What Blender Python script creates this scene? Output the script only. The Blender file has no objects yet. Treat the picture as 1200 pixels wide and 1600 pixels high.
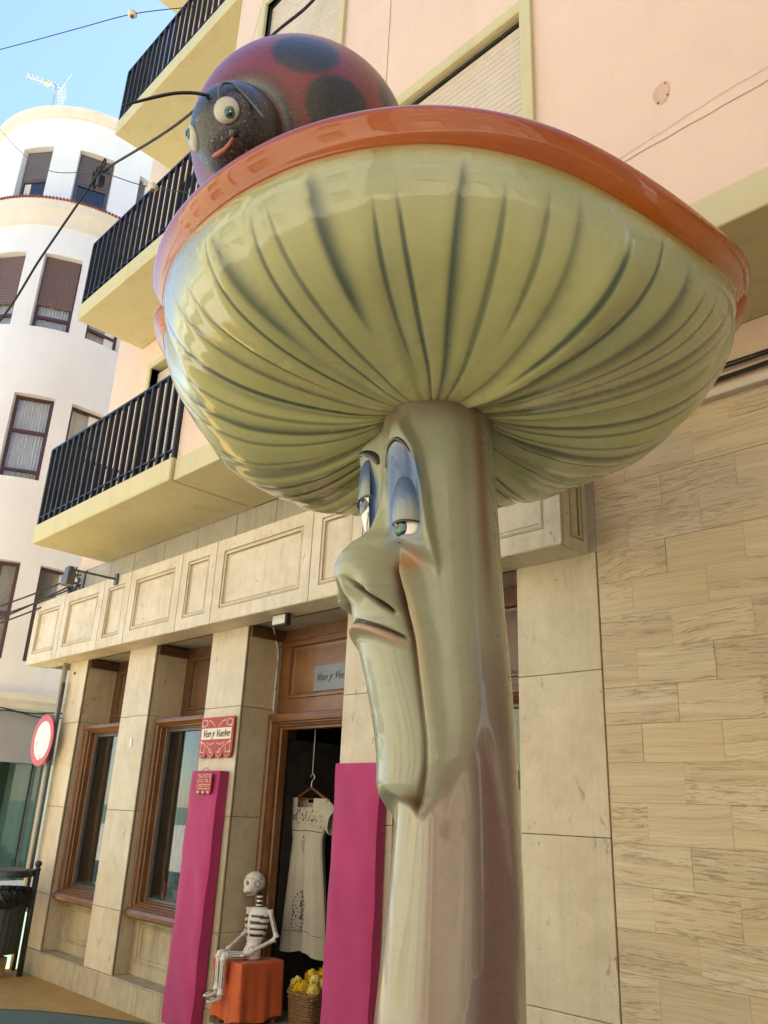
import bpy, bmesh, math, random
import numpy as np
from mathutils import Matrix, Vector
random.seed(7); rng = np.random.default_rng(11)
R = math.radians
SC = bpy.context.scene
COL = SC.collection

# ------------------------------------------------------------------ camera
cam_d = bpy.data.cameras.new('camera'); cam = bpy.data.objects.new('camera', cam_d); COL.objects.link(cam)
yaw, pitch, roll = R(-45.948), R(20.4057), R(2.4717)
fw = Vector((math.sin(yaw)*math.cos(pitch), math.cos(yaw)*math.cos(pitch), math.sin(pitch)))
rt = Vector((math.cos(yaw), -math.sin(yaw), 0)); up = rt.cross(fw)
rt2 = math.cos(roll)*rt + math.sin(roll)*up; up2 = -math.sin(roll)*rt + math.cos(roll)*up
M = Matrix((rt2, up2, -fw)).transposed().to_4x4(); M.translation = Vector((0, 0, 1.55))
cam.matrix_world = M
cam_d.sensor_fit = 'VERTICAL'; cam_d.sensor_height = 36; cam_d.lens = 1263.97/1600*36
cam_d.clip_start = 0.05; cam_d.clip_end = 2000
SC.camera = cam

# ------------------------------------------------------------------ world, sun, exposure
SUN_EL, SUN_DIR = R(62), (-0.12, 0.99)
world = bpy.data.worlds.new('World'); SC.world = world; world.use_nodes = True
wn = world.node_tree; wn.nodes.clear()
sky = wn.nodes.new('ShaderNodeTexSky'); sky.sky_type = 'NISHITA'; sky.sun_disc = False
sky.sun_elevation = SUN_EL; sky.sun_rotation = math.atan2(SUN_DIR[0], SUN_DIR[1])
sky.air_density = 1.0; sky.dust_density = 0.25; sky.ozone_density = 2.0
bg = wn.nodes.new('ShaderNodeBackground'); bg.inputs['Strength'].default_value = 0.083
wo = wn.nodes.new('ShaderNodeOutputWorld')
wn.links.new(sky.outputs[0], bg.inputs[0]); wn.links.new(bg.outputs[0], wo.inputs[0])
sd = bpy.data.lights.new('sun', 'SUN'); sd.energy = 5.0; sd.angle = R(0.53); sd.color = (1, 0.97, 0.91)
sun = bpy.data.objects.new('sun', sd); COL.objects.link(sun)
sv = Vector((SUN_DIR[0]*math.cos(SUN_EL), SUN_DIR[1]*math.cos(SUN_EL), math.sin(SUN_EL)))
sun.rotation_euler = sv.to_track_quat('Z', 'Y').to_euler(); sun.location = (0, 0, 30)
SC.view_settings.view_transform = 'Standard'; SC.view_settings.look = 'None'
SC.view_settings.exposure = 2.25; SC.view_settings.gamma = 1.0
SC.cycles.max_bounces = 8; SC.cycles.diffuse_bounces = 5; SC.cycles.glossy_bounces = 4; SC.cycles.transparent_max_bounces = 8
SC.cycles.caustics_reflective = False; SC.cycles.caustics_refractive = False
SC.cycles.use_denoising = True

# ------------------------------------------------------------------ material helpers
class NT:
    def __init__(s, name):
        s.m = bpy.data.materials.new(name); s.m.use_nodes = True
        s.t = s.m.node_tree; s.t.nodes.clear()
        s.out = s.n('ShaderNodeOutputMaterial')
    def n(s, typ, **kw):
        k = s.t.nodes.new(typ)
        for a, v in kw.items():
            if a.startswith('_'): k.inputs[a[1:].replace('_', ' ')].default_value = v
            else: setattr(k, a, v)
        return k
    def l(s, a, b): s.t.links.new(a, b)
    def coords(s, rand=True, scale=(1, 1, 1), world=False):
        if world: base = s.n('ShaderNodeNewGeometry').outputs['Position']
        else: base = s.n('ShaderNodeTexCoord').outputs['Object']
        if rand:
            oi = s.n('ShaderNodeObjectInfo'); mul = s.n('ShaderNodeVectorMath', operation='SCALE')
            comb = s.n('ShaderNodeCombineXYZ')
            for i, k in enumerate((37.0, 91.0, 53.0)):
                mm = s.n('ShaderNodeMath', operation='MULTIPLY'); s.l(oi.outputs['Random'], mm.inputs[0]); mm.inputs[1].default_value = k
                s.l(mm.outputs[0], comb.inputs[i])
            add = s.n('ShaderNodeVectorMath', operation='ADD'); s.l(base, add.inputs[0]); s.l(comb.outputs[0], add.inputs[1]); base = add.outputs[0]
        if scale != (1, 1, 1):
            mp = s.n('ShaderNodeMapping'); mp.inputs['Scale'].default_value = scale; s.l(base, mp.inputs[0]); base = mp.outputs[0]
        return base
    def noise(s, co, scale, detail=4, rough=.55, dist=0):
        k = s.n('ShaderNodeTexNoise'); k.inputs['Scale'].default_value = scale; k.inputs['Detail'].default_value = detail
        k.inputs['Roughness'].default_value = rough; k.inputs['Distortion'].default_value = dist; s.l(co, k.inputs['Vector']); return k.outputs['Fac']
    def ramp(s, fac, stops):
        k = s.n('ShaderNodeValToRGB'); e = k.color_ramp.elements
        while len(e) < len(stops): e.new(.5)
        for x, (p, c) in zip(e, stops): x.position = p; x.color = (*c, 1) if len(c) == 3 else c
        s.l(fac, k.inputs[0]); return k.outputs[0]
    def mix(s, fac, a, b, mode='MIX'):
        k = s.n('ShaderNodeMix', data_type='RGBA', blend_type=mode)
        for v, i in ((fac, 0), (a, 6), (b, 7)):
            if isinstance(v, (int, float)): k.inputs[i].default_value = v
            elif isinstance(v, tuple): k.inputs[i].default_value = (*v, 1) if len(v) == 3 else v
            else: s.l(v, k.inputs[i])
        return k.outputs[2]
    def math(s, op, a, b=0.0):
        k = s.n('ShaderNodeMath', operation=op)
        for v, i in ((a, 0), (b, 1)):
            if isinstance(v, (int, float)): k.inputs[i].default_value = v
            else: s.l(v, k.inputs[i])
        return k.outputs[0]
    def bsdf(s, color, rough=.6, bump=None, bstr=.2, bdist=.01, **kw):
        b = s.n('ShaderNodeBsdfPrincipled')
        for v, i in ((color, 'Base Color'), (rough, 'Roughness')):
            if isinstance(v, (int, float)): b.inputs[i].default_value = v
            elif isinstance(v, tuple): b.inputs[i].default_value = (*v, 1)
            else: s.l(v, b.inputs[i])
        for k, v in kw.items(): b.inputs[k.replace('_', ' ')].default_value = v
        if bump is not None:
            bm = s.n('ShaderNodeBump'); bm.inputs['Strength'].default_value = bstr; bm.inputs['Distance'].default_value = bdist
            s.l(bump, bm.inputs['Height']); s.l(bm.outputs[0], b.inputs['Normal'])
        s.l(b.outputs[0], s.out.inputs[0]); return s.m

def m_plain(name, c, rough=.6, var=.12, scale=9, bump=.1, **kw):
    t = NT(name); co = t.coords(); f = t.noise(co, scale, 5)
    d = tuple(x*(1-var) for x in c); e = tuple(min(1, x*(1+var)) for x in c)
    return t.bsdf(t.ramp(f, [(.3, d), (.7, e)]), rough, bump=t.noise(co, scale*6, 3), bstr=bump, bdist=.004, **kw)

def m_stone(name, base, dark, light, rough=.5, stain=.5, pits=.5):
    t = NT(name); co = t.coords()
    big = t.noise(co, 2.2, 5, .6, .6); mid = t.noise(co, 9, 6, .65, .3)
    c = t.ramp(big, [(.28, dark), (.5, base), (.75, light)])
    c = t.mix(.35, c, t.ramp(mid, [(.3, dark), (.7, light)]))
    vein = t.noise(co, 3.0, 3, .6, 2.4)
    v = t.math('ABSOLUTE', t.math('SUBTRACT', vein, .5))
    vf = t.ramp(v, [(0, (1, 1, 1)), (.012, (0, 0, 0))])
    c = t.mix(t.math('MULTIPLY', vf, .16), c, tuple(x*.5 for x in dark))
    pit = t.ramp(t.noise(t.coords(scale=(1, 1, .5)), 24, 4, .65, .6), [(.33, (1, 1, 1)), (.39, (0, 0, 0))])
    patch = t.ramp(t.noise(co, 3.5, 2), [(.45, (0, 0, 0)), (.6, (1, 1, 1))])
    pit = t.math('MULTIPLY', t.math('MULTIPLY', pit, patch), pits)
    c = t.mix(t.math('MULTIPLY', pit, .75), c, (.27, .19, .10))
    drip = t.noise(t.coords(world=True, rand=False, scale=(9, 9, .6)), 1.6, 5, .7)
    c = t.mix(t.math('MULTIPLY', t.ramp(drip, [(.5, (0, 0, 0)), (.78, (1, 1, 1))]), stain), c, tuple(x*.45 for x in base))
    h = t.math('SUBTRACT', t.noise(co, 60, 4), t.math('MULTIPLY', pit, 2.0))
    return t.bsdf(c, rough, bump=h, bstr=.25, bdist=.004)

def m_travertine():
    t = NT('travertine'); oi = t.n('ShaderNodeObjectInfo')
    co = t.coords()
    # bedding: thin sheets lying nearly level, tilted and warped differently from slab to slab
    rot = t.n('ShaderNodeVectorRotate', rotation_type='Y_AXIS'); t.l(co, rot.inputs['Vector'])
    rnd = t.math('FRACT', t.math('MULTIPLY', oi.outputs['Random'], 17.3))
    tilt = t.math('SUBTRACT', rnd, .5); t.l(t.math('MULTIPLY', tilt, .14), rot.inputs['Angle'])
    wob = t.n('ShaderNodeTexNoise'); wob.inputs['Scale'].default_value = 3.2; wob.inputs['Detail'].default_value = 3; t.l(rot.outputs[0], wob.inputs['Vector'])
    add = t.n('ShaderNodeVectorMath', operation='ADD'); sc = t.n('ShaderNodeVectorMath', operation='SCALE')
    t.l(t.math('ADD', .02, t.math('MULTIPLY', t.math('POWER', rnd, 4.0), .10)), sc.inputs['Scale'])
    t.l(wob.outputs['Color'], sc.inputs[0]); t.l(rot.outputs[0], add.inputs[0]); t.l(sc.outputs[0], add.inputs[1])
    def strat(x, z, sc_, det, ro):
        mp = t.n('ShaderNodeMapping'); mp.inputs['Scale'].default_value = (x, x, z); t.l(add.outputs[0], mp.inputs[0]); return t.noise(mp.outputs[0], sc_, det, ro)
    broad = strat(.5, 14, 1.3, 3, .5); mid = strat(.9, 60, 1.5, 5, .6); fine = strat(2.5, 190, 1.5, 4, .65)
    c = t.ramp(broad, [(.3, (.56, .44, .26)), (.5, (.71, .60, .41)), (.7, (.80, .72, .55))])
    c = t.mix(.42, c, t.ramp(mid, [(.34, (.33, .22, .10)), (.46, (.58, .465, .275)), (.7, (.72, .63, .45))]))
    c = t.mix(.30, c, t.ramp(fine, [(.34, (.26, .165, .07)), (.48, (.60, .49, .30)), (.7, (.74, .66, .48))]))
    tone = t.ramp(oi.outputs['Random'], [(0, (.86, .82, .76)), (.35, (1, .98, .95)), (.7, (1.0, .94, .82)), (1, (.93, .90, .88))])
    c = t.mix(.9, c, tone, 'MULTIPLY')
    pitn = strat(6.5, 70, 1.7, 6, .72)
    where = t.ramp(t.math('ADD', strat(.7, 18, 1.0, 2, .5), t.math('MULTIPLY', t.math('SUBTRACT', t.math('FRACT', t.math('MULTIPLY', oi.outputs['Random'], 41.7)), .5), .28)), [(.46, (0, 0, 0)), (.60, (1, 1, 1))])
    pit = t.math('MULTIPLY', t.ramp(pitn, [(.40, (1, 1, 1)), (.47, (0, 0, 0))]), where)
    c = t.mix(t.math('MULTIPLY', pit, .48), c, (.22, .14, .07))
    grime = t.ramp(t.noise(t.coords(rand=False, world=True), 1.3, 5, .6), [(.5, (0, 0, 0)), (.8, (1, 1, 1))])
    c = t.mix(t.math('MULTIPLY', grime, .3), c, (.27, .21, .14))
    h = t.math('SUBTRACT', mid, t.math('MULTIPLY', pit, 1.6))
    return t.bsdf(c, .48, bump=h, bstr=.45, bdist=.003)

def m_stucco(name, base, stain, rough=.85, bump=.35):
    t = NT(name); co = t.coords(rand=False, world=True)
    a = t.noise(co, .9, 6, .6); b = t.noise(t.coords(rand=False, world=True, scale=(3, 3, .35)), 1.5, 5, .65)
    c = t.ramp(a, [(.3, tuple(x*.9 for x in base)), (.7, base)])
    c = t.mix(t.math('MULTIPLY', t.ramp(b, [(.52, (0, 0, 0)), (.8, (1, 1, 1))]), .45), c, stain)
    h = t.math('ADD', t.noise(co, 70, 3), t.math('MULTIPLY', t.noise(co, 14, 3), .8))
    return t.bsdf(c, rough, bump=h, bstr=bump, bdist=.006)

def m_wood(name, a, b, rough=.42):
    t = NT(name); co = t.coords(scale=(6, 6, .8)); co2 = t.coords(scale=(.8, 6, 6))
    f = t.noise(co, 5, 6, .65, .5); g = t.noise(co2, 5, 6, .65, .5)
    c = t.mix(.5, t.ramp(f, [(.3, a), (.7, b)]), t.ramp(g, [(.3, a), (.7, b)]))
    w = t.ramp(t.noise(t.coords(), 3.5, 4), [(.45, (0, 0, 0)), (.75, (1, 1, 1))])
    c = t.mix(t.math('MULTIPLY', w, .4), c, tuple(x*.4 for x in a))
    return t.bsdf(c, rough, bump=f, bstr=.2, bdist=.002, Coat_Weight=.25, Coat_Roughness=.25)

def m_glass(name, tint=(.8, .85, .82), rough=.01):
    t = NT(name); tr = t.n('ShaderNodeBsdfTransparent'); tr.inputs[0].default_value = (*tint, 1)
    gl = t.n('ShaderNodeBsdfGlossy'); gl.inputs['Roughness'].default_value = rough
    fr = t.n('ShaderNodeFresnel'); geo = t.n('ShaderNodeNewGeometry'); t.l(t.math('ADD', 1.55, t.math('MULTIPLY', geo.outputs['Backfacing'], 1/1.55-1.55)), fr.inputs[0])
    mx = t.n('ShaderNodeMixShader'); t.l(t.math('MULTIPLY', fr.outputs[0], 1.25), mx.inputs[0]); t.l(tr.outputs[0], mx.inputs[1]); t.l(gl.outputs[0], mx.inputs[2])
    t.l(mx.outputs[0], t.out.inputs[0]); return t.m

def m_attr(name, attr, rough=.3, coat=1.0, coat_r=.07, wave=.0, wscale=4, fine=.0, fscale=120, spec=.5, var=.1):
    t = NT(name); at = t.n('ShaderNodeAttribute', attribute_name=attr)
    co = t.coords(rand=False); f = t.noise(co, 6, 5)
    c = t.mix(var, at.outputs['Color'], t.ramp(f, [(.3, (.5, .5, .5)), (.7, (1.4, 1.4, 1.4))]), 'MULTIPLY')
    h = t.math('ADD', t.math('MULTIPLY', t.noise(co, wscale, 2), wave), t.math('MULTIPLY', t.noise(co, fscale, 3, .6), fine))
    rg = t.ramp(t.noise(co, 7, 4), [(.35, (rough*.8,)*3), (.7, (rough*1.3,)*3)])
    b = t.bsdf(c, rg, bump=h, bstr=1.0, bdist=.02, Coat_Weight=coat, Coat_Roughness=coat_r, Specular_IOR_Level=spec)
    return b

MT = {}
MT['pilaster'] = m_stone('pilaster_marble', (.60, .515, .35), (.47, .385, .24), (.68, .60, .43), .42, .28, 1.0)
MT['frieze'] = m_stone('frieze_marble', (.66, .58, .42), (.50, .41, .26), (.74, .67, .52), .5, .35, 1.0)
MT['plinth'] = m_stone('plinth_marble', (.47, .385, .235), (.29, .23, .14), (.55, .47, .31), .55, .9, .9)
MT['greystone'] = m_stone('grey_stone', (.42, .38, .29), (.33, .30, .23), (.48, .44, .35), .6, .5, .3)
MT['groove'] = m_plain('dark_groove_tone', (.22, .155, .085), .6, .2)  # darker tone for the ribbons along the moulding grooves
MT['joint'] = m_plain('joint_mortar', (.16, .12, .08), .9, .2)
MT['trav'] = m_travertine()
MT['pink'] = m_stucco('pink_stucco', (.79, .60, .455), (.66, .47, .34), .85, .7)
MT['cream'] = m_stucco('cream_paint', (.62, .56, .315), (.36, .30, .15), .75, .2)
MT['white'] = m_stucco('white_render', (.82, .78, .73), (.70, .64, .57), .85, .12)
MT['whitetrim'] = m_stucco('white_cornice', (.74, .66, .56), (.58, .50, .41), .8, .1)
MT['wood'] = m_wood('varnished_wood', (.12, .046, .014), (.27, .115, .036))
MT['darkwood'] = m_wood('dark_wood', (.075, .032, .012), (.17, .078, .03))
MT['iron'] = m_plain('black_iron', (.012, .013, .016), .45, .3, 14, .1)
MT['black'] = m_plain('black_rubber', (.012, .012, .013), .5, .2)
MT['grey'] = m_plain('grey_metal', (.10, .105, .10), .4, .2, Metallic=.3)
MT['bin'] = m_plain('bin_metal', (.035, .04, .036), .42, .2, 12, .1)
MT['bag'] = m_plain('black_plastic', (.008, .008, .009), .22, .2, 20, .6)
MT['card'] = m_plain('cardboard', (.27, .19, .12), .9)
MT['paper'] = m_plain('white_paper', (.75, .76, .78), .8)
MT['magenta'] = m_plain('magenta_cloth', (.42, .023, .125), .78, .12, 3, .5, Sheen_Weight=.25)
MT['orange'] = m_plain('orange_cloth', (.60, .11, .022), .8, .1, 6, .3, Sheen_Weight=.2)
MT['redsign'] = m_plain('red_enamel', (.40, .035, .02), .55, .12)
MT['signwhite'] = m_plain('sign_white', (.78, .72, .60), .6, .04)
MT['ink'] = m_plain('ink', (.08, .03, .02), .7)
MT['roadred'] = m_plain('road_sign_red', (.50, .03, .045), .4, .1)
MT['roadwhite'] = m_plain('road_sign_white', (.74, .75, .72), .4, .05)
MT['glass'] = m_glass('shop_glass')
MT['towerglass'] = m_glass('tower_glass', (.92, .93, .93))
MT['teal'] = m_glass('teal_shop_glass', (.36, .48, .45))
MT['shutter_brown'] = m_plain('brown_shutter', (.13, .075, .07), .55, .1)
MT['shutter_grey'] = m_plain('grey_shutter', (.10, .075, .078), .5, .1)
MT['frame_red'] = m_plain('oxblood_frame', (.075, .022, .02), .4, .15)
MT['curtain'] = m_plain('white_curtain', (.72, .68, .62), .9, .06)
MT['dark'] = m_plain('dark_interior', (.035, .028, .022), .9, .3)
MT['shutter_cream'] = m_plain('cream_shutter', (.62, .54, .42), .6, .05)
MT['rooftile'] = m_plain('red_roof_tile', (.22, .05, .04), .8)
MT['bone'] = m_plain('painted_white_bone', (.72, .69, .62), .5, .06, 12)
MT['boneblack'] = m_plain('painted_black', (.015, .014, .013), .5)
MT['boneyellow'] = m_plain('painted_yellow', (.55, .50, .05), .5)
MT['dress'] = m_plain('cream_cotton', (.46, .42, .32), .9, .06, 8, .3)
MT['thread'] = m_plain('purple_thread', (.09, .035, .09), .9)
MT['wicker'] = m_plain('wicker', (.20, .10, .04), .7, .3, 20, .4)
MT['yellowfl'] = m_plain('yellow_petals', (.72, .48, .015), .8, .2, 30)
MT['palefl'] = m_plain('pale_yellow_petals', (.75, .62, .16), .8, .2, 30)
MT['orangefl'] = m_plain('orange_petals', (.72, .22, .015), .8, .2, 30)
MT['led'] = m_plain('led_lens', (.65, .66, .58), .25, .05)
MT['plaque'] = m_plain('steel_plaque', (.17, .18, .18), .4, .1, Metallic=.4)
MT['silver'] = m_plain('aluminium', (.55, .55, .55), .35, .1, Metallic=.8)
MT['awning'] = m_plain('grey_awning', (.30, .28, .28), .9, .06, 3)
MT['green'] = m_plain('green_glaze', (.03, .16, .05), .3)
MT['pinkfig'] = m_plain('pink_glaze', (.5, .08, .1), .4)
MT['teeth'] = m_plain('white_glaze', (.84, .83, .78), .15, .02, Coat_Weight=1.0)

# ------------------------------------------------------------------ mesh helpers
WL = {}
def tag(o, label=None, cat=None, group=None, kind=None):
    if label: o['label'] = label
    if cat: o['category'] = cat
    if group: o['group'] = group
    if kind: o['kind'] = kind
    return o
def place(o, w, parent):
    WL[o.name] = Vector(w); COL.objects.link(o)
    if parent is not None:
        o.parent = parent; o.location = Vector(w) - WL[parent.name]
    else: o.location = w
def empty(name, loc, parent=None):
    o = bpy.data.objects.new(name, None); o.empty_display_size = .2; place(o, loc, parent); return o
class MB:
    def __init__(s): s.v = []; s.f = []; s.mi = []; s.cur = 0
    def add(s, vs, fs):
        k = len(s.v); s.v += [tuple(map(float, p)) for p in vs]; s.f += [tuple(i+k for i in f) for f in fs]; s.mi += [s.cur]*len(fs); return s
    def box(s, x0, x1, y0, y1, z0, z1):
        if x0 > x1: x0, x1 = x1, x0
        if y0 > y1: y0, y1 = y1, y0
        if z0 > z1: z0, z1 = z1, z0
        return s.add([(x0,y0,z0),(x1,y0,z0),(x1,y1,z0),(x0,y1,z0),(x0,y0,z1),(x1,y0,z1),(x1,y1,z1),(x0,y1,z1)],
                     [(0,3,2,1),(4,5,6,7),(0,1,5,4),(1,2,6,5),(2,3,7,6),(3,0,4,7)])
    def tube(s, path, r, n=8, cap=True):
        path = [Vector(p) for p in path]; rr = r if isinstance(r, (list, tuple)) else [r]*len(path)
        vs, fs = [], []; ref = Vector((0, 0, 1))
        d0 = (path[1]-path[0]).normalized()
        if abs(d0.dot(ref)) > .9: ref = Vector((1, 0, 0))
        for i, p in enumerate(path):
            a = path[max(0, i-1)]; b = path[min(len(path)-1, i+1)]; d = (b-a).normalized()
            u = d.cross(ref)
            if u.length < 1e-5: u = d.cross(Vector((0, 1, 0)))
            u.normalize(); w = u.cross(d)
            for k in range(n):
                t = 2*math.pi*k/n; vs.append(p + (u*math.cos(t)+w*math.sin(t))*rr[i])
        for i in range(len(path)-1):
            for k in range(n):
                a = i*n+k; b = i*n+(k+1) % n; fs.append((a, b, b+n, a+n))
        if cap: fs.append(tuple(range(n-1, -1, -1))); fs.append(tuple(range((len(path)-1)*n, len(path)*n)))
        return s.add(vs, fs)
    def lathe(s, prof, c=(0, 0, 0), n=24, a0=0, a1=2*math.pi):
        full = abs(a1-a0-2*math.pi) < 1e-6; m = n if full else n+1; vs, fs = [], []
        for i in range(m):
            t = a0+(a1-a0)*i/n
            for r, z in prof: vs.append((c[0]+r*math.cos(t), c[1]+r*math.sin(t), c[2]+z))
        q = len(prof)
        for i in range(n):
            j = (i+1) % m
            for k in range(q-1): fs.append((i*q+k, j*q+k, j*q+k+1, i*q+k+1))
        return s.add(vs, fs)
    def ellipsoid(s, c, rad, n=20, m=12, rot=None):
        vs, fs = [], []
        for j in range(m+1):
            p = math.pi*j/m
            for i in range(n):
                t = 2*math.pi*i/n; v = Vector((rad[0]*math.sin(p)*math.cos(t), rad[1]*math.sin(p)*math.sin(t), rad[2]*math.cos(p)))
                if rot is not None: v = rot @ v
                vs.append(v+Vector(c))
        for j in range(m):
            for i in range(n):
                a = j*n+i; b = j*n+(i+1) % n; fs.append((a, a+n, b+n, b))
        return s.add(vs, fs)
    def grid(s, P, wrap=False):
        P = np.asarray(P); h, w = P.shape[:2]; k = len(s.v); s.v += [tuple(p) for p in P.reshape(-1, 3).tolist()]
        for j in range(h-1):
            for i in range(w if wrap else w-1):
                i2 = (i+1) % w; s.f.append((k+j*w+i, k+j*w+i2, k+(j+1)*w+i2, k+(j+1)*w+i)); s.mi.append(s.cur)
        return s
    def stepped(s, x0, x1, z0, z1, Y, loops, fill=True, back=None):
        """rectangular moulding facing -Y; loops = (inset, dy) from the outside in"""
        k = len(s.v); fs = []; vs = []
        L = list(loops)
        if back is not None: L = [(L[0][0], back)] + L
        for ins, dy in L:
            vs += [(x0+ins, Y+dy, z0+ins), (x1-ins, Y+dy, z0+ins), (x1-ins, Y+dy, z1-ins), (x0+ins, Y+dy, z1-ins)]
        for a in range(len(L)-1):
            for i in range(4):
                j = (i+1) % 4; fs.append((a*4+i, a*4+j, a*4+4+j, a*4+4+i))
        if fill: q = (len(L)-1)*4; fs.append((q, q+1, q+2, q+3))
        if back is not None and fill: fs.append((3, 2, 1, 0))
        return s.add(vs, fs)
    def build(s, name, mat, parent=None, smooth=False, bevel=0, origin=None, auto=False, seg=1, kind=None):
        me = bpy.data.meshes.new(name); V = np.array(s.v, float)
        if origin is None:
            mn, mx = V.min(0), V.max(0); origin = ((mn[0]+mx[0])/2, (mn[1]+mx[1])/2, mn[2])
        V = V - np.array(origin)
        me.from_pydata(V.tolist(), [], s.f)
        mats = mat if isinstance(mat, (list, tuple)) else [mat]
        for m in mats: me.materials.append(MT[m] if isinstance(m, str) else m)
        if len(mats) > 1: me.polygons.foreach_set('material_index', s.mi)
        if bevel:
            bm = bmesh.new(); bm.from_mesh(me); bmesh.ops.remove_doubles(bm, verts=bm.verts, dist=1e-5)
            bmesh.ops.bevel(bm, geom=list(bm.edges), offset=bevel, segments=seg, affect='EDGES', profile=.6, clamp_overlap=True)
            bm.to_mesh(me); bm.free()
        if smooth: me.polygons.foreach_set('use_smooth', [True]*len(me.polygons))
        me.update()
        if smooth and auto: me.set_sharp_from_angle(angle=R(40))
        o = bpy.data.objects.new(name, me); place(o, origin, parent)
        if kind: o['kind'] = kind
        return o
def copy_to(o, w, parent, name=None):
    c = o.copy(); c.name = name or o.name.split('.')[0]; place(c, w, parent); return c
def cr(pts, n):
    """Catmull-Rom through points -> n samples"""
    P = np.array(pts, float); P = np.vstack([2*P[0]-P[1], P, 2*P[-1]-P[-2]]); m = len(P)-3
    out = []
    for t in np.linspace(0, m-1e-6, n):
        i = int(t); f = t-i; a, b, c, d = P[i:i+4]
        out.append(.5*((2*b)+(-a+c)*f+(2*a-5*b+4*c-d)*f*f+(-a+3*b-3*c+d)*f**3))
    return np.array(out)
def text_obj(name, txt, mat, parent, loc, size, rot=(R(90), 0, 0), shear=.25, ext=.001, align='CENTER', sx=1.0, bold=0.0):
    cu = bpy.data.curves.new(name, 'FONT'); cu.body = txt; cu.size = size; cu.shear = shear; cu.extrude = ext; cu.align_x = align; cu.align_y = 'CENTER'; cu.offset = bold
    tmp = bpy.data.objects.new(name+'_tmp', cu); COL.objects.link(tmp); bpy.context.view_layer.update()
    me = bpy.data.meshes.new_from_object(tmp.evaluated_get(bpy.context.evaluated_depsgraph_get()))
    bpy.data.objects.remove(tmp)
    me.materials.clear(); me.materials.append(MT[mat])
    o = bpy.data.objects.new(name, me); place(o, loc, parent); o.rotation_euler = rot; o.scale = (sx, 1, 1); return o

def wall_holes(mb, ubr, zbr, holes, fmap, depth, du=None):
    """wall in (u,z) with rectangular openings and reveals; fmap(u,z,d) -> point, d inward"""
    us = set(ubr); zs = set(zbr)
    for a, b, c, d in holes: us |= {a, b}; zs |= {c, d}
    us = sorted(us); zs = sorted(zs)
    if du:
        o = []
        for a, b in zip(us, us[1:]):
            n = max(1, int(math.ceil((b-a)/du))); o += [a+(b-a)*i/n for i in range(n)]
        us = o+[us[-1]]
    for a, b in zip(us, us[1:]):
        for c, d in zip(zs, zs[1:]):
            um, zm = (a+b)/2, (c+d)/2
            if any(h[0] < um < h[1] and h[2] < zm < h[3] for h in holes): continue
            mb.add([fmap(a, c, 0), fmap(b, c, 0), fmap(b, d, 0), fmap(a, d, 0)], [(0, 1, 2, 3)])
    for a, b, c, d in holes:
        uu = [u for u in us if a-1e-9 <= u <= b+1e-9]
        for p, q in zip(uu, uu[1:]):
            mb.add([fmap(p, c, 0), fmap(q, c, 0), fmap(q, c, depth), fmap(p, c, depth)], [(0, 1, 2, 3)])
            mb.add([fmap(p, d, 0), fmap(q, d, 0), fmap(q, d, depth), fmap(p, d, depth)], [(3, 2, 1, 0)])
        for u in (a, b):
            mb.add([fmap(u, c, 0), fmap(u, d, 0), fmap(u, d, depth), fmap(u, c, depth)], [(0, 1, 2, 3)])
    return mb

# ================================================================== ground
FY = 3.78
t = NT('street_paint'); co = t.coords(rand=False, world=True)
c = t.ramp(t.noise(co, 1.2, 6, .65), [(.3, (.075, .115, .085)), (.7, (.105, .155, .12))])
c = t.mix(t.math('MULTIPLY', t.ramp(t.noise(co, 22, 4, .7), [(.55, (0, 0, 0)), (.75, (1, 1, 1))]), .35), c, (.13, .14, .12))
MT['street'] = t.bsdf(c, .75, bump=t.noise(co, 90, 3), bstr=.3, bdist=.004)
t = NT('ochre_paint'); co = t.coords(rand=False, world=True)
c = t.ramp(t.noise(co, 1.5, 6, .65), [(.3, (.36, .20, .045)), (.7, (.50, .31, .085))])
c = t.mix(t.math('MULTIPLY', t.ramp(t.noise(co, 9, 5, .7), [(.52, (0, 0, 0)), (.75, (1, 1, 1))]), .5), c, (.24, .15, .06))
MT['ochre'] = t.bsdf(c, .75, bump=t.noise(co, 90, 3), bstr=.3, bdist=.004)
mb = MB(); mb.add([(-400, -400, 0), (400, -400, 0), (400, 400, 0), (-400, 400, 0)], [(0, 1, 2, 3)])
tag(mb.build('street', 'street', origin=(0, 0, 0)), 'green painted street surface in front of the shop', kind='structure')
mb = MB(); pts = [(-6.1, 3.775), (-6.45, 3.60), (-6.72, 3.44), (-6.99, 3.26), (-7.2, 3.05), (-7.42, 2.75), (-7.62, 2.3), (-7.9, 1.6), (-8.3, .92), (-12.5, .92), (-12.5, 3.775)]
mb.add([(x, y, .004) for x, y in pts], [tuple(range(len(pts)-1, -1, -1))])
tag(mb.build('painted_paving', 'ochre', origin=(-8, 2, .004)), 'worn ochre paint on the ground along the shop plinth', kind='structure')

t = NT('bounce_paving'); co = t.coords(rand=False, world=True)
bk = t.n('ShaderNodeTexBrick'); bk.inputs['Scale'].default_value = 1.0; bk.inputs['Brick Width'].default_value = .4; bk.inputs['Row Height'].default_value = .2; bk.inputs['Mortar Size'].default_value = .006
bk.inputs['Color1'].default_value = (.46, .42, .35, 1); bk.inputs['Color2'].default_value = (.39, .355, .30, 1); bk.inputs['Mortar'].default_value = (.2, .17, .13, 1); t.l(co, bk.inputs['Vector'])
MT['paving'] = t.bsdf(t.mix(.25, bk.outputs[0], t.ramp(t.noise(co, 1.5, 5), [(.3, (.3, .26, .2)), (.7, (.55, .48, .38))])), .7, bump=bk.outputs['Fac'], bstr=-.3, bdist=.004)
mb = MB(); mb.add([(-60, -60, .004), (60, -60, .004), (60, .9, .004), (-60, .9, .004)], [(0, 1, 2, 3)])
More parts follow.
